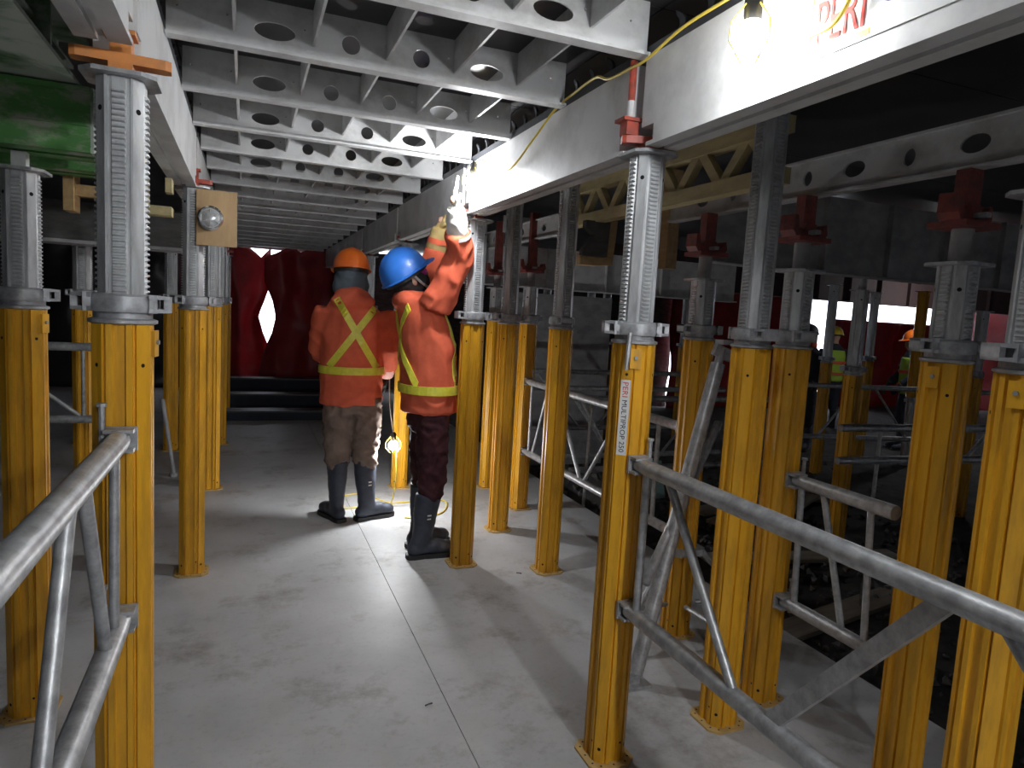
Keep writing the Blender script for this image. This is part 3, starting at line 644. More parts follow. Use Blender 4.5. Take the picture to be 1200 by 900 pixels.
def tri(name, pts, y0, y1, m, label):
    mb = MB(); mb.prism(pts, y0, y1, Matrix(((1, 0, 0, 0), (0, 0, 1, 0), (0, 1, 0, 0), (0, 0, 0, 1)))); c = Vector((pts[0][0], y0, pts[0][1])); mb.v = [tuple(Vector(v)-c) for v in mb.v]
    root = tag(empty(name, c), label, 'timber'); part('board', mb, m, root); return root
tri('timber_block', [(1.807, 1.756), (1.90, 1.765), (1.918, 2.014), (1.853, 2.014), (1.853, 1.82), (1.715, 1.82), (1.715, 1.756)], 3.345, 3.42, M['wood'], 'pale L shaped timber block hanging below the lattice girder')
tri('plywood_gusset', [(1.687, 1.802), (1.835, 1.802), (1.844, 1.990), (1.697, 1.990), (1.697, 1.95), (1.752, 1.913), (1.687, 1.839)], 3.295, 3.34, M['greywood'], 'dark notched plywood gusset in front of the pale timber block')
timber_set('timber_block', [((2.42, 3.6, 1.80), (2.50, 3.68, 2.41))], M['wood'], 'upright pale timber right of the lettered prop inner tube')
# perforated white beam on the clevis heads
def holed_beam(x, y0, y1, z0, h, label):
    root = tag(empty('perforated_beam', (x, y0, z0)), label, 'beam'); L_ = y1-y0
    hs = []
    y = .25
    k = 0
    while y < L_-.1:
        hs.append(oval(y, h*.52, .045 if k % 2 == 0 else .022, h*.22)); y += .21; k += 1
    me = plate_holes('web', [(0, 0), (L_, 0), (L_, h), (0, h)], hs, .008, M['joist']); me.transform(Matrix(((0, 0, 1, 0), (1, 0, 0, 0), (0, 1, 0, 0), (0, 0, 0, 1)))); link('web', me, root)
    part('bottom_flange', MB().box((-.02, 0, -.008), (.03, L_, 0)), M['joist'], root)
    part('top_flange', MB().box((-.02, 0, h), (.03, L_, h+.008)), M['joist'], root)
holed_beam(1.96, .3, 2.9, 1.968, .125, 'grimy white perforated beam on red clevis heads at upper right')
holed_beam(1.96, 4.2, 6.4, 2.02, .125, 'white perforated beam on the dark red clevis heads beyond the bright prop')
def xbeam(x0, x1, y, z0, z1, label, m=None, th=.07):
    m = m or M['greysteel']
    root = tag(empty('grey_beam', ((x0+x1)/2, y, z0)), label, 'beam'); hx = (x1-x0)/2; h = z1-z0
    part('web', MB().box((-hx, -th*.25, .01), (hx, th*.25, h)), m, root)
    part('bottom_flange', MB().box((-hx, -th, 0), (hx, th, .01)), m, root)
    mb = MB()
    for k in range(int((x1-x0)/.6)): mb.box((-hx+.3+.6*k, -th*.8, .01), (-hx+.31+.6*k, -th*.25, h))
    part('stiffener', mb, m, root); return root
xbeam(2.75, 7.2, 3.6, 1.86, 2.38, 'deep grey steel beam crossing the upper right behind the clevis heads')
xbeam(1.6, 4.6, 5.6, 1.70, 2.06, 'grey steel beam crossing behind the lettered prop inner tube', M['joist'])
xbeam(4.2, 13.0, 7.4, 1.90, 2.39, 'dark reddish beam above the daylight gap at far right', mat('red_brown_steel', (.045, .022, .022), .8), .1)
root = tag(empty('perforated_plate', (1.85, 5.0, 2.09)), 'small white steel plate with a round hole beside the dark inner tube', 'plate')
me = plate_holes('plate', [(0, 0), (.50, 0), (.50, .13), (0, .13)], [oval(.34, .06, .03, .035)], .01, M['white']); me.transform(RX); link('plate', me, root)
# far grey wall panel and drum-like pipe
root = tag(empty('grey_panel', (3.2, 6.9, -.25)), 'flat grey formwork panel standing right of the lettered prop', 'panel')
part('face', MB().box((-.62, 0, 0), (.75, .06, 1.95)), M['greysteel'], root); part('edge_bar', MB().box((-.66, -.02, 0), (-.62, .08, 1.95)), M['galv'], root)

# planks, bundle, boards at the end of the aisle
for k, (y, z, h) in enumerate(((8.6, 0, .12), (9.4, 0, .22), (10.2, 0, .34))):
    root = tag(empty('dark_board', (.45, y, z)), ('nearest', 'middle', 'farthest')[k]+' dark board on the floor before the red tarpaulins', 'board', 'dark boards before the tarpaulins')
    part('face', MB().box((-.66, 0, 0), (.72, .05, h-.02)), M['navy'], root); part('cap', MB().box((-.66, -.01, h-.02), (.72, .25, h)), M['dark'], root)
mb = MB(); mb.ell((0, 0, .10), (.22, .14, .12)); mb.ell((.14, .05, .08), (.16, .14, .1)); mb.ell((-.14, -.02, .07), (.14, .12, .08))
mb.v = [tuple(Vector(v)+Vector((noise.noise(Vector(v)*9), noise.noise(Vector(v)*9+Vector((5, 0, 0))), 0))*.03) for v in mb.v]
bd = tag(link('cloth_bundle', mb.mesh('cloth_bundle', mat('red_brown_cloth', (.22, .06, .045), .9, 0, scale=(14, 14, 14), bump=.4), True), loc=(.0, 10.6, .0)), 'crumpled reddish cloth bundle at the foot of the left tarpaulin', 'bundle'); bd.location.z = .06
pl = [(4.4, 4.75, .0, 22, 1.5), (4.5, 4.9, .035, 14, 1.7), (4.75, 4.7, .07, 30, 1.2), (3.9, 3.7, 0, -10, 1.6), (3.4, 2.9, 0, 12, 1.5), (5.2, 5.0, .0, -6, 1.4)]
pn = ['lowest pale plank of the stack beside the shaded far prop', 'middle pale plank of the stack beside the shaded far prop', 'topmost pale plank of the stack beside the shaded far prop', 'lone weathered plank lying on the gravel behind the short frame', 'weathered plank nearest the concrete edge on the dark ground', 'pale plank lying right of the plank stack']
for (x, y, z, a, l), nm in zip(pl, pn):
    root = tag(empty('plank', (x, y, gz(x, y)+.02+z), D(a)), nm, 'plank'); part('board', MB().box((-l/2, -.09, 0), (l/2, .09, .03)), M['oldwood'], root)
root = tag(empty('teal_sheet', (3.35, 5.0, -.12)), 'pale teal plastic sheet edge beside the dirt mound', 'sheet'); part('sheet', MB().box((-.2, -.01, 0), (.2, .01, .34), rotm('X', -18)), M['teal'], root)
for x, y, a, nm in ((.652, 2.288, 20, 'tiny dark nail on the floor of the aisle centre'), (1.462, 3.389, -30, 'small dark stone chip on the floor by the yellow prop')):
    root = tag(empty('floor_debris', (x, y, 0), D(a)), nm, 'debris')
    mb = MB(); mb.tube([(-.015, 0, .003), (.0, .001, .003), (.015, -.002, .003)], [.0025, .002, .003], 6); part('piece', mb, M['dark'], root)

# ------------------------------------------------------------------ lamps and cords
def ico(r, sub=2):
    bm = bmesh.new(); bmesh.ops.create_icosphere(bm, subdivisions=sub, radius=r); me = bpy.data.meshes.new('bulb'); bm.to_mesh(me); bm.free(); me.polygons.foreach_set('use_smooth', [True]*len(me.polygons)); return me
def work_lamp(loc, strength, label, col=(.94, .97, 1.0), r=.036, tilt=(0, 0, 0)):
    root = tag(empty('work_lamp', loc), label, 'lamp', 'lit bulbs on cords'); root.rotation_euler = tilt
    me = ico(r); me.materials.append(emis('bulb_glow', col, strength)); link('bulb', me, root)
    part('socket', MB().lathe([(.014, r*.9), (.019, r*.95), (.019, r+.045), (.009, r+.06)], 12), M['black'], root, True)
    for k in range(4):
        a = k*math.pi/2; c, s = math.cos(a), math.sin(a)
        mb = MB(); mb.tube([(c*.02, s*.02, r+.03), (c*(r+.018), s*(r+.018), r*.6), (c*(r+.020), s*(r+.020), -r*.4), (c*.02, s*.02, -r-.02)], .0018, 5); part('guard_wire', mb, M['cord_yellow'], root)
    return root
work_lamp((.985, 1.215, 2.075), LAMP['girder'], 'bright bulb on yellow cord against the right girder near the lettered sticker')
work_lamp((1.03, 3.24, 2.10), LAMP['hand'], 'bright bulb at the girder by the raised glove')
work_lamp((.972, 4.608, .50), LAMP['floor'], 'bright bulb hanging low between the two workers', r=.034)
work_lamp((1.03, -.55, 2.11), LAMP['rear'], 'bulb on the right girder behind the viewpoint, nearer one')
work_lamp((1.03, -2.4, 2.11), LAMP['rear'], 'bulb on the right girder behind the viewpoint, farther one')
work_lamp((9.23, 6.667, 2.074), 170, 'bulb burning far off near the distant workers at the right')
def cord(name, pts, r, m, label):
    # smooth the polyline
    P = [Vector(p) for p in pts]; out = []
    for i in range(len(P)-1):
        p0, p1, p2, p3 = P[max(i-1, 0)], P[i], P[i+1], P[min(i+2, len(P)-1)]
        for k in range(6):
            t = k/6; out.append(.5*((2*p1)+(-p0+p2)*t+(2*p0-5*p1+4*p2-p3)*t*t+(-p0+3*p1-3*p2+p3)*t**3))
    out.append(P[-1]); mb = MB(); mb.tube(out, r, 7); return tag(link(name, mb.mesh(name, m, True)), label, 'cord')
cord('power_cord', [(1.03, 3.24, 2.185), (1.06, 3.2, 2.20), (1.075, 2.9, 2.10), (1.078, 2.62, 2.175), (1.08, 2.42, 2.245), (1.078, 2.25, 2.262), (1.075, 2.09, 2.266), (1.075, 2.0, 2.235), (1.075, 1.87, 2.228), (1.075, 1.775, 2.226), (1.075, 1.61, 2.253), (1.075, 1.44, 2.255), (1.03, 1.31, 2.22), (.985, 1.22, 2.19), (.985, 1.215, 2.165)], .0045, M['cord_yellow'], 'yellow power cord strung along the top of the right girder')
cord('power_cord', [(.99, 1.22, 2.17), (1.02, 1.23, 2.12), (1.065, 1.20, 2.085), (1.07, 1.14, 2.07), (1.07, 1.075, 2.073), (1.07, 1.03, 2.12), (1.07, .9, 2.27), (1.07, 0.2, 2.27), (1.05, -.50, 2.27), (1.03, -.55, 2.20), (1.05, -.62, 2.26), (1.06, -2.3, 2.27), (1.03, -2.4, 2.20)], .0045, M['cord_yellow'], 'yellow cord looping from the girder bulb across the lettered sticker')
cord('lamp_cord', [(9.23, 6.667, 2.402), (9.23, 6.66, 2.28), (9.23, 6.667, 2.165)], .004, M['cord_yellow'], 'short cord hanging the far right bulb from the ceiling')
cord('lamp_cord', [(.935, 4.64, .98), (.94, 4.63, .80), (.965, 4.612, .62), (.972, 4.608, .59)], .004, M['cord_white'], 'thin white cord from the orange-hatted worker hand to the low bulb')
cord('floor_cord', [(1.0, 4.64, .46), (1.02, 4.70, .25), (1.02, 4.8, .05), (1.0, 4.9, .006), (.86, 5.14, .006), (.7, 5.12, .006), (.585, 4.95, .006), (.60, 4.83, .006), (.75, 4.80, .006), (1.0, 4.86, .006), (1.30, 4.88, .006), (1.44, 4.84, .006), (1.36, 4.6, .006), (1.2, 4.48, .006), (1.05, 4.5, .006)], .0055, M['cord_yellow'], 'pale yellow cord coiled on the floor behind the boots')

# ------------------------------------------------------------------ people
def organic(name, mb, voxel, m, parent, smooth=4, amp=0.0, freq=(6, 6, 4), trim=None):
    """fuse overlapping closed shapes into one continuous skin"""
    ob = bpy.data.objects.new('tmp', mb.mesh('tmp', m)); COL.objects.link(ob)
    rm = ob.modifiers.new('r', 'REMESH'); rm.mode = 'VOXEL'; rm.voxel_size = voxel
    sm = ob.modifiers.new('s', 'SMOOTH'); sm.iterations = smooth; sm.factor = .5
    dg = bpy.context.evaluated_depsgraph_get(); me = bpy.data.meshes.new_from_object(ob.evaluated_get(dg)); me.name = name
    bpy.data.objects.remove(ob)
    if amp:
        nn = [v.normal.copy() for v in me.vertices]
        for v, n in zip(me.vertices, nn):
            c = Vector((v.co.x*freq[0], v.co.y*freq[1], v.co.z*freq[2]))
            w = noise.noise(c + 1.4*Vector((noise.noise(c*.6), noise.noise(c*.6+Vector((9, 0, 0))), noise.noise(c*.6+Vector((0, 9, 0))))))
            ridge = 1-2*abs(w)
            v.co += n*amp*(ridge**2*1.2-.5+.5*noise.noise(c*2.3))
    me.materials.clear(); me.materials.append(m)
    me.polygons.foreach_set('use_smooth', [True]*len(me.polygons)); me.update()
    return link(name, me, parent)
def rings(mb, rs, n=20):
    mb.loft([[Vector((c[0]+rx*math.cos(2*math.pi*k/n), c[1]+ry*math.sin(2*math.pi*k/n), c[2])) for k in range(n)] for c, rx, ry in rs])
def ribbon(name, pts, width, dirf, bvh, m, parent, lift=.004):
    """tape laid on a garment: pts are (origin, direction) rays cast onto it, offset sideways by width"""
    mb = MB(); top = []; bot = []
    for i, (o, d) in enumerate(pts):
        o = Vector(o); d = Vector(d).normalized()
        t = (Vector(pts[min(i+1, len(pts)-1)][0]) - Vector(pts[max(i-1, 0)][0])).normalized(); s = dirf(o, d, t)
        for sgn, lst in ((.5, top), (-.5, bot)):
            hit = bvh.ray_cast(o+s*width*sgn, d)
            if hit[0] is None: lst.append(None)
            else: lst.append((hit[0]-d*lift, hit[0]-d*(lift-.010)))
    ok = [i for i in range(len(pts)) if top[i] and bot[i]]
    vs = []; fs = []
    for i in ok: vs += [top[i][0], bot[i][0], bot[i][1], top[i][1]]
    for k in range(len(ok)-1):
        a, b = 4*k, 4*k+4
        for e in range(4): fs.append((a+e, a+(e+1) % 4, b+(e+1) % 4, b+e))
    if not ok: return None
    fs += [(3, 2, 1, 0), (len(vs)-4, len(vs)-3, len(vs)-2, len(vs)-1)]
    mb.add(vs, fs); me = mb.mesh(name, m, False); return link(name, me, parent)
def bvh_of(o): return BVHTree.FromPolygons([v.co for v in o.data.vertices], [tuple(p.vertices) for p in o.data.polygons])
def glove(name, wrist, d, nrm, thumb_side, curl, m, parent, cuff=None, size=1.0):
    """palm, four jointed fingers and a thumb; d = finger direction, nrm = back of the hand"""
    d = Vector(d).normalized(); nrm = Vector(nrm); nrm = (nrm-d*nrm.dot(d)).normalized(); s = d.cross(nrm)*thumb_side; w = Vector(wrist)
    mb = MB(); R = Matrix((( s.x, d.x, nrm.x), (s.y, d.y, nrm.y), (s.z, d.z, nrm.z)))
    mb.ell(w+d*.052*size, (.044*size, .056*size, .018*size), 12, R); mb.tube([w-d*.03, w+d*.03], [.034*size, .032*size], 10)
    if cuff: mb.tube([w-d*cuff, w-d*.01], [.052*size, .036*size], 12)
    for k, (off, ln) in enumerate(((.030, .075), (.010, .085), (-.011, .080), (-.031, .062))):
        p = w+d*.085*size+s*off*size; dd = d.copy(); pts = [w+d*.05*size+s*off*.8*size, p]
        for seg in (.45, .32, .23):
            dd = (Matrix.Rotation(curl*(.8 if seg > .4 else 1), 3, s*thumb_side) @ dd) if thumb_side > 0 else (Matrix.Rotation(-curl*(.8 if seg > .4 else 1), 3, s*thumb_side) @ dd)
            if (dd-d).dot(nrm) > 0: dd = dd - 2*nrm*dd.dot(nrm)
            p = p+dd*ln*seg*size; pts.append(p)
        mb.tube(pts, [.011*size, .0115*size, .0105*size, .0095*size, .008*size], 8)
    tp = w+d*.025*size+s*.030*size
    mb.tube([w+d*.02*size+s*.012*size, tp, tp+(d*.6+s*.7-nrm*.25).normalized()*.035*size, tp+(d*.85+s*.45-nrm*.5).normalized()*.065*size], [.016*size, .015*size, .0125*size, .010*size], 8)
    return organic(name, mb, .005, m, parent, 2)
def hard_hat(c, R, m, parent):
    """shell with ridge, peak and brim; local +y is forward"""
    root = None; n = 36; c = Vector(c)
    prof = [(0.0, .142), (.30, .136), (.55, .121), (.76, .096), (.90, .062), (.97, .028), (1.0, .0)]
    rg = []
    for r, z in prof[1:]:
        rg.append([Vector((.122*r*math.cos(2*math.pi*k/n), .146*r*math.sin(2*math.pi*k/n), z+.007*max(0, 1-abs(math.cos(2*math.pi*k/n))/.28)*(1 if r < .93 else .3))) for k in range(n)])
    rg.insert(0, [v*Vector((.1, .1, 1)) if False else Vector((v.x*.1, v.y*.1, .149)) for v in rg[0]])
    mb = MB(); mb.loft([[c+R@v for v in r] for r in rg[::-1]]); hat = part('hard_hat', mb, m, parent, True, 60)
    b0 = []; b1 = []; b2 = []; b3 = []
    for k in range(n):
        a = 2*math.pi*k/n; x, y = math.cos(a), math.sin(a); f = max(0, y)**2
        ex = .010+.042*f; dz = -.004-.012*f
        b0.append(Vector((.116*x, .140*y, .004))); b1.append(Vector(((.122+ex)*x, (.146+ex)*y, dz))); b2.append(Vector(((.122+ex)*x, (.146+ex)*y, dz-.004))); b3.append(Vector((.116*x, .140*y, -.003)))
    mb = MB(); mb.loft([[c+R@v for v in r] for r in (b0, b1, b2, b3)], False); part('brim', mb, m, hat, True, 60)
    mb = MB(); mb.loft([[c+R@Vector((.112*math.cos(2*math.pi*k/n), .134*math.sin(2*math.pi*k/n), z)) for k in range(n)] for z in (.0, -.028)], True); part('headband', mb, M['black'], hat, True, 60)
    return hat
def head(mb, c, R):
    c = Vector(c)
    def E(p, r): mb.ell(c+R@Vector(p), r, 14, R)
    E((0, -.012, .025), (.076, .094, .098)); E((0, .022, -.045), (.058, .070, .066)); E((0, .055, -.088), (.03, .03, .026))
    E((0, .095, -.022), (.013, .022, .028)); E((0, .106, -.036), (.017, .014, .012)); E((0, .082, -.066), (.026, .014, .012)); E((0, .078, .018), (.05, .016, .012))
    for s in (1, -1): E((.078*s, -.005, -.012), (.010, .020, .032)); E((.045*s, .062, -.03), (.022, .02, .022))
def face_bits(c, R, parent):
    c = Vector(c)
    for s in (1, -1):
        mb = MB(); mb.ell(c+R@Vector((.032*s, .083, .002)), (.013, .010, .009), 10, R); part('eye', mb, M['eye'], parent, True)
    mb = MB(); mb.ell(c+R@Vector((0, .094, -.066)), (.024, .008, .007), 10, R); part('mouth', mb, M['lips'], parent, True)
def boot(ankle, yaw, m, parent, h=.40, lean=(0, 0), scale=1.0, mark=True):
    """rubber boot: shaft, foot and sole; yaw in degrees, 0 = forward (+y)"""
    x, y = ankle; f = Vector((-math.sin(D(yaw)), math.cos(D(yaw)), 0)); r = Vector((f.y, -f.x, 0)); mb = MB(); A = Vector((x, y, 0)); lx = Vector((lean[0], lean[1], 0))
    def ring(c, a, b): return [c+r*a*math.cos(2*math.pi*k/16)+f*b*math.sin(2*math.pi*k/16) for k in range(16)]
    mb.loft([ring(A+Vector((0, 0, .03)), .040, .058), ring(A+Vector((0, 0, .10)), .045, .062), ring(A+lx*.3+Vector((0, 0, .17)), .050, .064), ring(A+lx*.6+f*-.005+Vector((0, 0, .28)), .062, .074), ring(A+lx+f*-.004+Vector((0, 0, h)), .070, .082)])
    Rm = Matrix(((r.x, f.x, 0), (r.y, f.y, 0), (0, 0, 1)))
    mb.ell(A+f*-.03+Vector((0, 0, .055)), (.043, .055, .052), 14, Rm); mb.ell(A+f*.07+Vector((0, 0, .062)), (.044, .10, .050), 14, Rm); mb.ell(A+f*.145+Vector((0, 0, .052)), (.050, .068, .044), 14, Rm)
    o = organic('boot', mb, .009*scale, m, parent, 4, .002, (14, 14, 14))
    def outline(k):
        pts = []
        for t, w in ((-.088, .015), (-.08, .034), (-.04, .042), (.02, .038), (.09, .048), (.15, .053), (.195, .040), (.216, .015)): pts.append((w*k, t))
        return pts + [(-w, t) for w, t in pts[::-1]]
    mb = MB(); mt_ = Matrix(((r.x, f.x, 0, x), (r.y, f.y, 0, y), (0, 0, 1, 0), (0, 0, 0, 1))); mb.prism(outline(1.04), .0, .026, mt_); part('sole', mb, M['black'], o)
    if mark:
        bv = bvh_of(o)
        for dz in (0, .022):
            pts = [(A+lx*.6+Vector((0, 0, .27-dz))+r*.3*mark+f*(t-.012), -r*mark) for t in (0, .008, .016, .024)]
            ribbon('mark', pts, .008, lambda o_, d_, t_: Vector((0, 0, 1)), bv, M['glare_mark_white'], o, .0012)
    return o
def person(loc, rz, label, J, cfg):
    """J holds joints in local metres (x right, y forward); garments are children of one root"""
    root = tag(empty('person', loc, rz), label, 'person'); vx = cfg.get('voxel', .012)
    Rh = cfg['Rh']; hc = Vector(J['head'])
    T = J['torso']                              # list of (centre, rx, ry)
    # body: one continuous figure under the clothes
    mb = MB(); rings(mb, [(c, rx*.72, ry*.72) for c, rx, ry in T])
    nk = Vector(J['neck']); mb.tube([nk-Vector((0, 0, .06)), nk, hc+Rh@Vector((0, -.02, -.05))], [.06, .056, .055], 12)
    for s in ('L', 'R'):
        a, e, w = (Vector(J[k+s]) for k in ('sh', 'el', 'wr')); mb.tube([a, (a+e)/2, e, (e+w)/2, w], [.055, .047, .040, .038, .028], 10)
        h, k_, n_ = (Vector(J[k+s]) for k in ('hip', 'kn', 'an')); mb.tube([h, (h+k_)/2, k_, (k_+n_)/2, n_], [.085, .072, .055, .045, .028], 12)
        mb.ell(w+(w-e).normalized()*.05, (.03, .03, .03))
    head(mb, hc, Rh)
    organic('body', mb, vx, M['skin'], root, 3)
    face_bits(hc, Rh, root)
    # trousers
    mb = MB(); t0 = T[0]
    rings(mb, [((t0[0][0]*.5+(J['hipL'][0]+J['hipR'][0])*.25, (J['hipL'][1]+J['hipR'][1])/2, z), rx, ry) for z, rx, ry in ((.74, .14, .10), (.80, .165, .125), (.88, .175, .125), (.96, .165, .12))])
    for s in ('L', 'R'):
        h, k_, n_ = (Vector(J[k+s]) for k in ('hip', 'kn', 'an')); lo = k_.lerp(n_, cfg.get('cuff', .34))
        mb.tube([h, h.lerp(k_, .5), k_, k_.lerp(lo, .6), lo], [x*cfg.get('legw', 1) for x in (.100, .095, .084, .078, .058)], 14)
    organic('trousers', mb, vx, cfg['trousers'], root, 3, cfg.get('famp', .009), (9, 9, 13))
    # jacket
    mbt = MB(); rings(mbt, T)
    tor = organic('torso_probe', mbt, vx*1.3, cfg['jacket'], root, 3); bv = bvh_of(tor); bpy.data.objects.remove(tor)
    mb = MB(); rings(mb, T)
    for s in ('L', 'R'):
        a, e, w = (Vector(J[k+s]) for k in ('sh', 'el', 'wr')); w2 = e.lerp(w, cfg.get('sleeve'+s, .95))
        q = cfg.get('armw', 1)
        mb.tube([a, a.lerp(e, .5), e, e.lerp(w2, .5), w2], [x*q for x in (.092, .082, .074, .070, .064)], 14)
    for c, r in cfg.get('extra', []): mb.ell(c, r)
    jk = organic('jacket', mb, vx, cfg['jacket'], root, 4, cfg.get('jamp', .010), (5, 5, 4.2)); jb = bvh_of(jk)
    return root, jk, bv, jb
up = Vector((0, 0, 1))
# --- worker in the orange hard hat, back to us
J = dict(head=(-.045, .03, 1.645), neck=(-.03, .0, 1.52), shL=(-.185, 0, 1.43), elL=(-.245, .06, 1.16), wrL=(-.16, .27, 1.06), shR=(.175, 0, 1.43), elR=(.225, -.01, 1.18), wrR=(.205, .09, 1.01),
         hipL=(-.10, 0, .86), knL=(-.105, .04, .47), anL=(-.095, -.01, .07), hipR=(.085, 0, .86), knR=(.085, .03, .47), anR=(.105, .0, .07),
         torso=[((-.02, 0, .80), .205, .145), ((-.02, 0, .95), .205, .15), ((-.025, -.005, 1.12), .20, .15), ((-.03, -.01, 1.30), .205, .15), ((-.03, 0, 1.41), .195, .135), ((-.03, .005, 1.48), .15, .115), ((-.03, .01, 1.545), .095, .09)])
RhA = rotm('Z', 4) @ rotm('X', -6)
w1, jk, bv, jb = person((.685, 4.56, 0), D(-9), 'person in orange jacket and orange hard hat standing with back turned', J,
    dict(Rh=RhA, jacket=M['orange_cloth'], trousers=M['khaki'], legw=1.05, famp=.012, extra=[((-.03, -.10, 1.49), (.145, .07, .06)), ((-.03, -.075, 1.53), (.12, .075, .05))], sleeveL=.98, sleeveR=.95))
side = lambda o, d, t: t.cross(d).normalized()
def line(p, q, n, o_y, dy): return [((p[0]+(q[0]-p[0])*i/n, o_y, p[1]+(q[1]-p[1])*i/n), (0, dy, 0)) for i in range(n+1)]
bx = [jb]
ribbon('tape', line((-.165, 1.06), (.16, 1.51), 24, -.8, 1), .045, side, jb, M['hivis'], jk)
ribbon('tape', line((-.14, 1.52), (.14, 1.06), 24, -.8, 1), .045, side, jb, M['hivis'], jk, .006)
ribbon('tape', [((-.025+.8*math.sin(a), -.8*math.cos(a), 1.035), (-math.sin(a), math.cos(a), 0)) for a in [math.radians(x) for x in range(-178, 179, 7)]], .05, lambda o, d, t: up, bv, M['hivis'], jk, .016)
mb = MB(); hc = Vector(J['head'])
rings(mb, [((-.045, .0, 1.535), .115, .11), ((-.045, .01, 1.58), .118, .118), ((-.045, .015, 1.64), .108, .118), ((-.045, .02, 1.69), .098, .112)]); organic('hood', mb, .010, M['bluegrey'], w1, 4, .008, (9, 9, 7))
hard_hat(hc+RhA@Vector((0, -.005, .052)), RhA, M['hat_orange'], w1)
boot((-.095, -.01), 30, M['boot'], w1, .41, (-.006, .038), mark=0); boot((.105, .0), -62, M['boot'], w1, .43, (-.016, .028), mark=1)
glove('glove', (.202, .11, .985), (-.05, .25, -1), (1, .1, 0), 1, .35, M['glove_black'], w1)
glove('glove', (-.15, .285, 1.05), (.3, 1, -.1), (-.4, .2, 1), 1, .5, M['glove_black'], w1)
# right sleeve end in pale pink, the light on it put into the colour
mb = MB(); e, w = Vector(J['elR']), Vector(J['wrR']); ax = (w-e).normalized(); mb.tube([w-ax*.05, w+ax*.015], [.062, .056], 14, False); part('sleeve_cuff', mb, mat('pale_pink_cuff_light', (.80, .45, .40), .8), jk, True)
# --- worker in the blue hard hat reaching up to the lamp, facing right
J2 = dict(head=(.0, -.115, 1.625), neck=(.0, -.075, 1.53), shR=(.17, .0, 1.47), elR=(.28, .095, 1.755), wrR=(.43, .015, 1.985), shL=(-.17, .0, 1.47), elL=(-.235, .075, 1.73), wrL=(-.17, .10, 1.95),
          hipL=(-.085, .03, .86), knL=(-.10, .05, .47), anL=(-.10, .03, .07), hipR=(.09, .03, .86), knR=(.095, .045, .47), anR=(.09, -.005, .07),
          torso=[((0, .03, .865), .20, .165), ((0, .025, 1.0), .20, .165), ((0, .015, 1.15), .195, .165), ((0, .0, 1.30), .20, .16), ((0, -.03, 1.43), .19, .145), ((0, -.05, 1.51), .15, .115), ((0, -.065, 1.57), .09, .085)])
RhB = rotm('Z', 8) @ rotm('X', 36)
w2, jk2, bv2, jb2 = person((.985, 3.85, 0), D(-90), 'person in orange jacket and blue hard hat reaching up to the girder lamp', J2,
    dict(Rh=RhB, jacket=M['orange_cloth'], trousers=M['maroon'], cuff=.32, famp=.010, jamp=.012, extra=[((0, -.14, 1.50), (.13, .075, .065))], sleeveR=.55, sleeveL=.45, armw=1.05))
ribbon('tape', [((.8*math.cos(a), .025+.8*math.sin(a), 1.005), (-math.cos(a), -math.sin(a), 0)) for a in [math.radians(x) for x in range(0, 360, 7)]+[0]], .05, lambda o, d, t: up, bv2, M['hivis'], jk2, .016)
def wrap(a0, z0, a1, z1, n=22):
    out = []
    for i in range(n+1):
        a = D(-90+a0+(a1-a0)*i/n); z = z0+(z1-z0)*i/n; out.append(((.8*math.cos(a), .8*math.sin(a), z), (-math.cos(a), -math.sin(a), 0)))
    return out
ribbon('tape', wrap(-62, 1.03, 42, 1.47), .045, side, jb2, M['hivis'], jk2, .006)
ribbon('tape', wrap(62, 1.03, -42, 1.47), .045, side, jb2, M['hivis'], jk2, .009)
for s in (.10, -.10): ribbon('tape', line((s*1.2, 1.03), (s, 1.46), 18, .9, -1), .045, side, jb2, M['hivis'], jk2)
def xl(p, q, n): return [((.9, p[0]+(q[0]-p[0])*i/n, p[1]+(q[1]-p[1])*i/n), (-1, 0, 0)) for i in range(n+1)]
hc = Vector(J2['head'])
mb = MB(); mb.ell(hc+RhB@Vector((0, .012, -.04)), (.086, .096, .082), 16, RhB); mb.ell(hc+RhB@Vector((0, -.02, .0)), (.085, .095, .07), 16, RhB); mb.tube([hc+RhB@Vector((0, -.01, -.06)), (0, -.085, 1.53)], [.075, .085], 14); organic('balaclava', mb, .010, M['balaclava'], w2, 3, .003, (14, 14, 14))
mb = MB(); mb.ell(hc+RhB@Vector((0, .088, .0)), (.066, .026, .026), 14, RhB); part('eye_shield', mb, M['magenta'], w2, True)
for s in (1, -1):
    mb = MB(); mb.tube([hc+RhB@Vector(p) for p in ((.093*s, .0, .04), (.096*s, .02, -.03), (.06*s, .06, -.10))], .008, 6); part('chin_strap', mb, M['silver'], w2)
hard_hat(hc+RhB@Vector((0, -.005, .048)), RhB, M['hat_blue'], w2)
boot((.09, -.005), 4, M['boot'], w2, .39, (.004, .040), mark=1); boot((-.10, .03), 14, M['boot'], w2, .40, (0, .018), mark=0)
e, w = Vector(J2['elR']), Vector(J2['wrR']); dR = (w-e).normalized()
glove('glove', w, (Vector((.42, -.03, 2.16))-w).normalized()+Vector((.15, .1, 0)), (-.2, -1, .1), 1, .45, M['glare_mark_white'], w2, None)
mb = MB(); mb.tube([e.lerp(w, .50), e.lerp(w, .75), w+dR*.01], [.060, .058, .046], 14); organic('glove_cuff', mb, .010, M['glare_mark_white'], w2, 2, .005, (10, 10, 10))  # forearm drawn white, lamp overexposure put into its colour
mb = MB(); mb.tube([e.lerp(w, .46), e.lerp(w, .53)], [.073, .068], 16, False); part('sleeve_lining', mb, M['silver'], jk2, True)
eL, wL = Vector(J2['elL']), Vector(J2['wrL']); dL = (wL-eL).normalized()
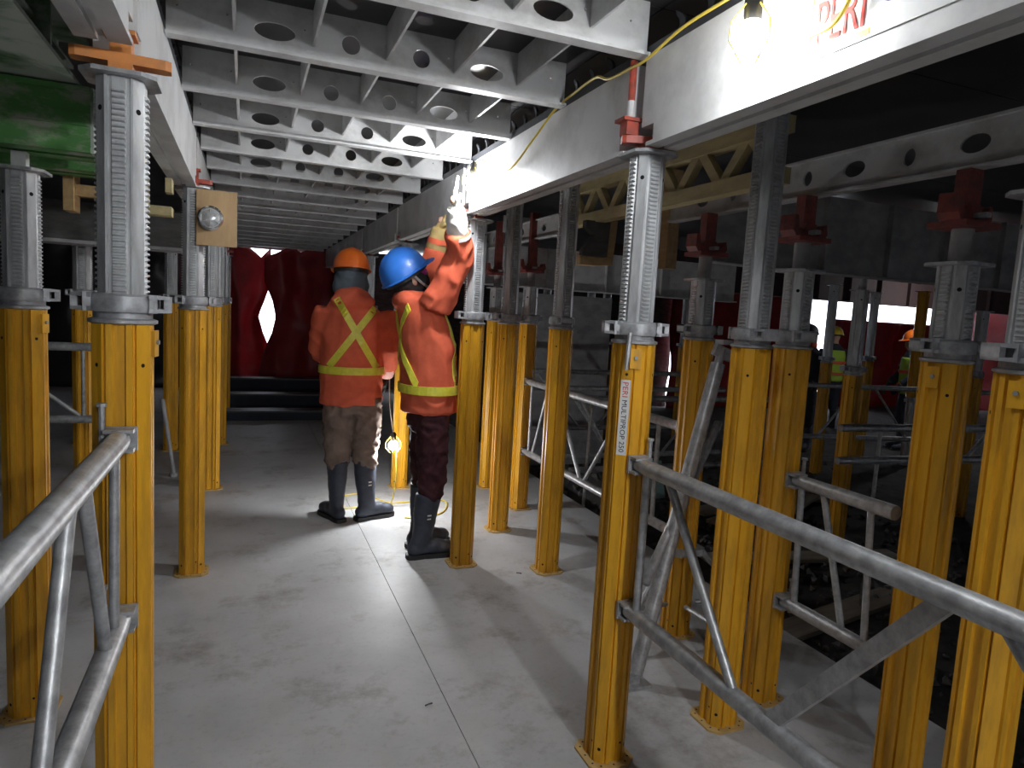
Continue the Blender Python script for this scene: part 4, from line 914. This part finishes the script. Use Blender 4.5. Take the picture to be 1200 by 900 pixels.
mb = MB(); mb.tube([eL.lerp(wL, .4), eL.lerp(wL, .7), wL+dL*.01], [.062, .060, .048], 14); organic('glove_cuff', mb, .010, M['glove_tan'], w2, 2, .004, (10, 10, 10))
mb = MB(); mb.tube([eL.lerp(wL, .62), eL.lerp(wL, .76)], [.0645, .062], 16, False); part('cuff_band', mb, M['orange_cloth'], w2, True)
glove('glove', wL, (dL+Vector((.1, .2, 0))), (-.2, -1, .2), 1, .5, M['glove_tan'], w2)
# --- distant workers beyond the props
def far_person(loc, rz, label, jacket, vest, hat, hood=None):
    Jf = dict(head=(0, .02, 1.64), neck=(0, 0, 1.50), shL=(-.18, 0, 1.42), elL=(-.26, .03, 1.15), wrL=(-.2, .2, 1.0), shR=(.18, 0, 1.42), elR=(.26, .03, 1.15), wrR=(.2, .2, 1.0),
              hipL=(-.09, 0, .86), knL=(-.1, .03, .47), anL=(-.1, 0, .07), hipR=(.09, 0, .86), knR=(.1, .03, .47), anR=(.1, 0, .07),
              torso=[((0, 0, .86), .18, .13), ((0, 0, 1.1), .185, .135), ((0, 0, 1.3), .195, .135), ((0, 0, 1.42), .18, .12), ((0, 0, 1.53), .08, .08)])
    R = rotm('X', -4)
    r, j, bv_, jb_ = person(loc, rz, label, Jf, dict(Rh=R, jacket=jacket, trousers=M['navy'], voxel=.022, jamp=.006))
    if vest:
        mb = MB(); rings(mb, [(c, rx+.012, ry+.012) for c, rx, ry in Jf['torso'][:-1]]); organic('vest', mb, .022, vest, r, 2)
        for z in (1.0, 1.2): ribbon('tape', [((.8*math.cos(a), .8*math.sin(a), z), (-math.cos(a), -math.sin(a), 0)) for a in [math.radians(x) for x in range(0, 361, 15)]], .05, lambda o, d, t: up, bv_, M['orange_cloth'], j, .030)
    hard_hat(Vector(Jf['head'])+R@Vector((0, -.005, .05)), R, hat, r)
    if hood:
        mb = MB(); rings(mb, [((0, 0, 1.5), .12, .11), ((0, .01, 1.6), .105, .115), ((0, .01, 1.66), .095, .11)]); organic('hood', mb, .02, hood, r, 2)
    for s in (1, -1):
        boot((.1*s, 0), -10*s, M['boot'], r, .36, scale=2.2, mark=0)
        glove('glove', (.195*s, .22, .98), (-.1*s, .5, -.8), (s, .2, 0), s, .4, M['glove_black'], r)
far_person((9.72, 9.0, -.28), D(-15), 'person in lime vest and yellow hard hat far off among the right props', M['navy'], M['lime'], M['hat_yellow'])
far_person((7.55, 7.45, -.28), D(110), 'person in dark coat with orange hood far off beside the shaded prop', M['navy'], None, M['black'], M['orange_cloth'])
far_person((9.35, 7.2, -.28), D(60), 'person in lime vest and orange hard hat far off behind the second right prop', M['navy'], M['lime'], M['hat_orange'])
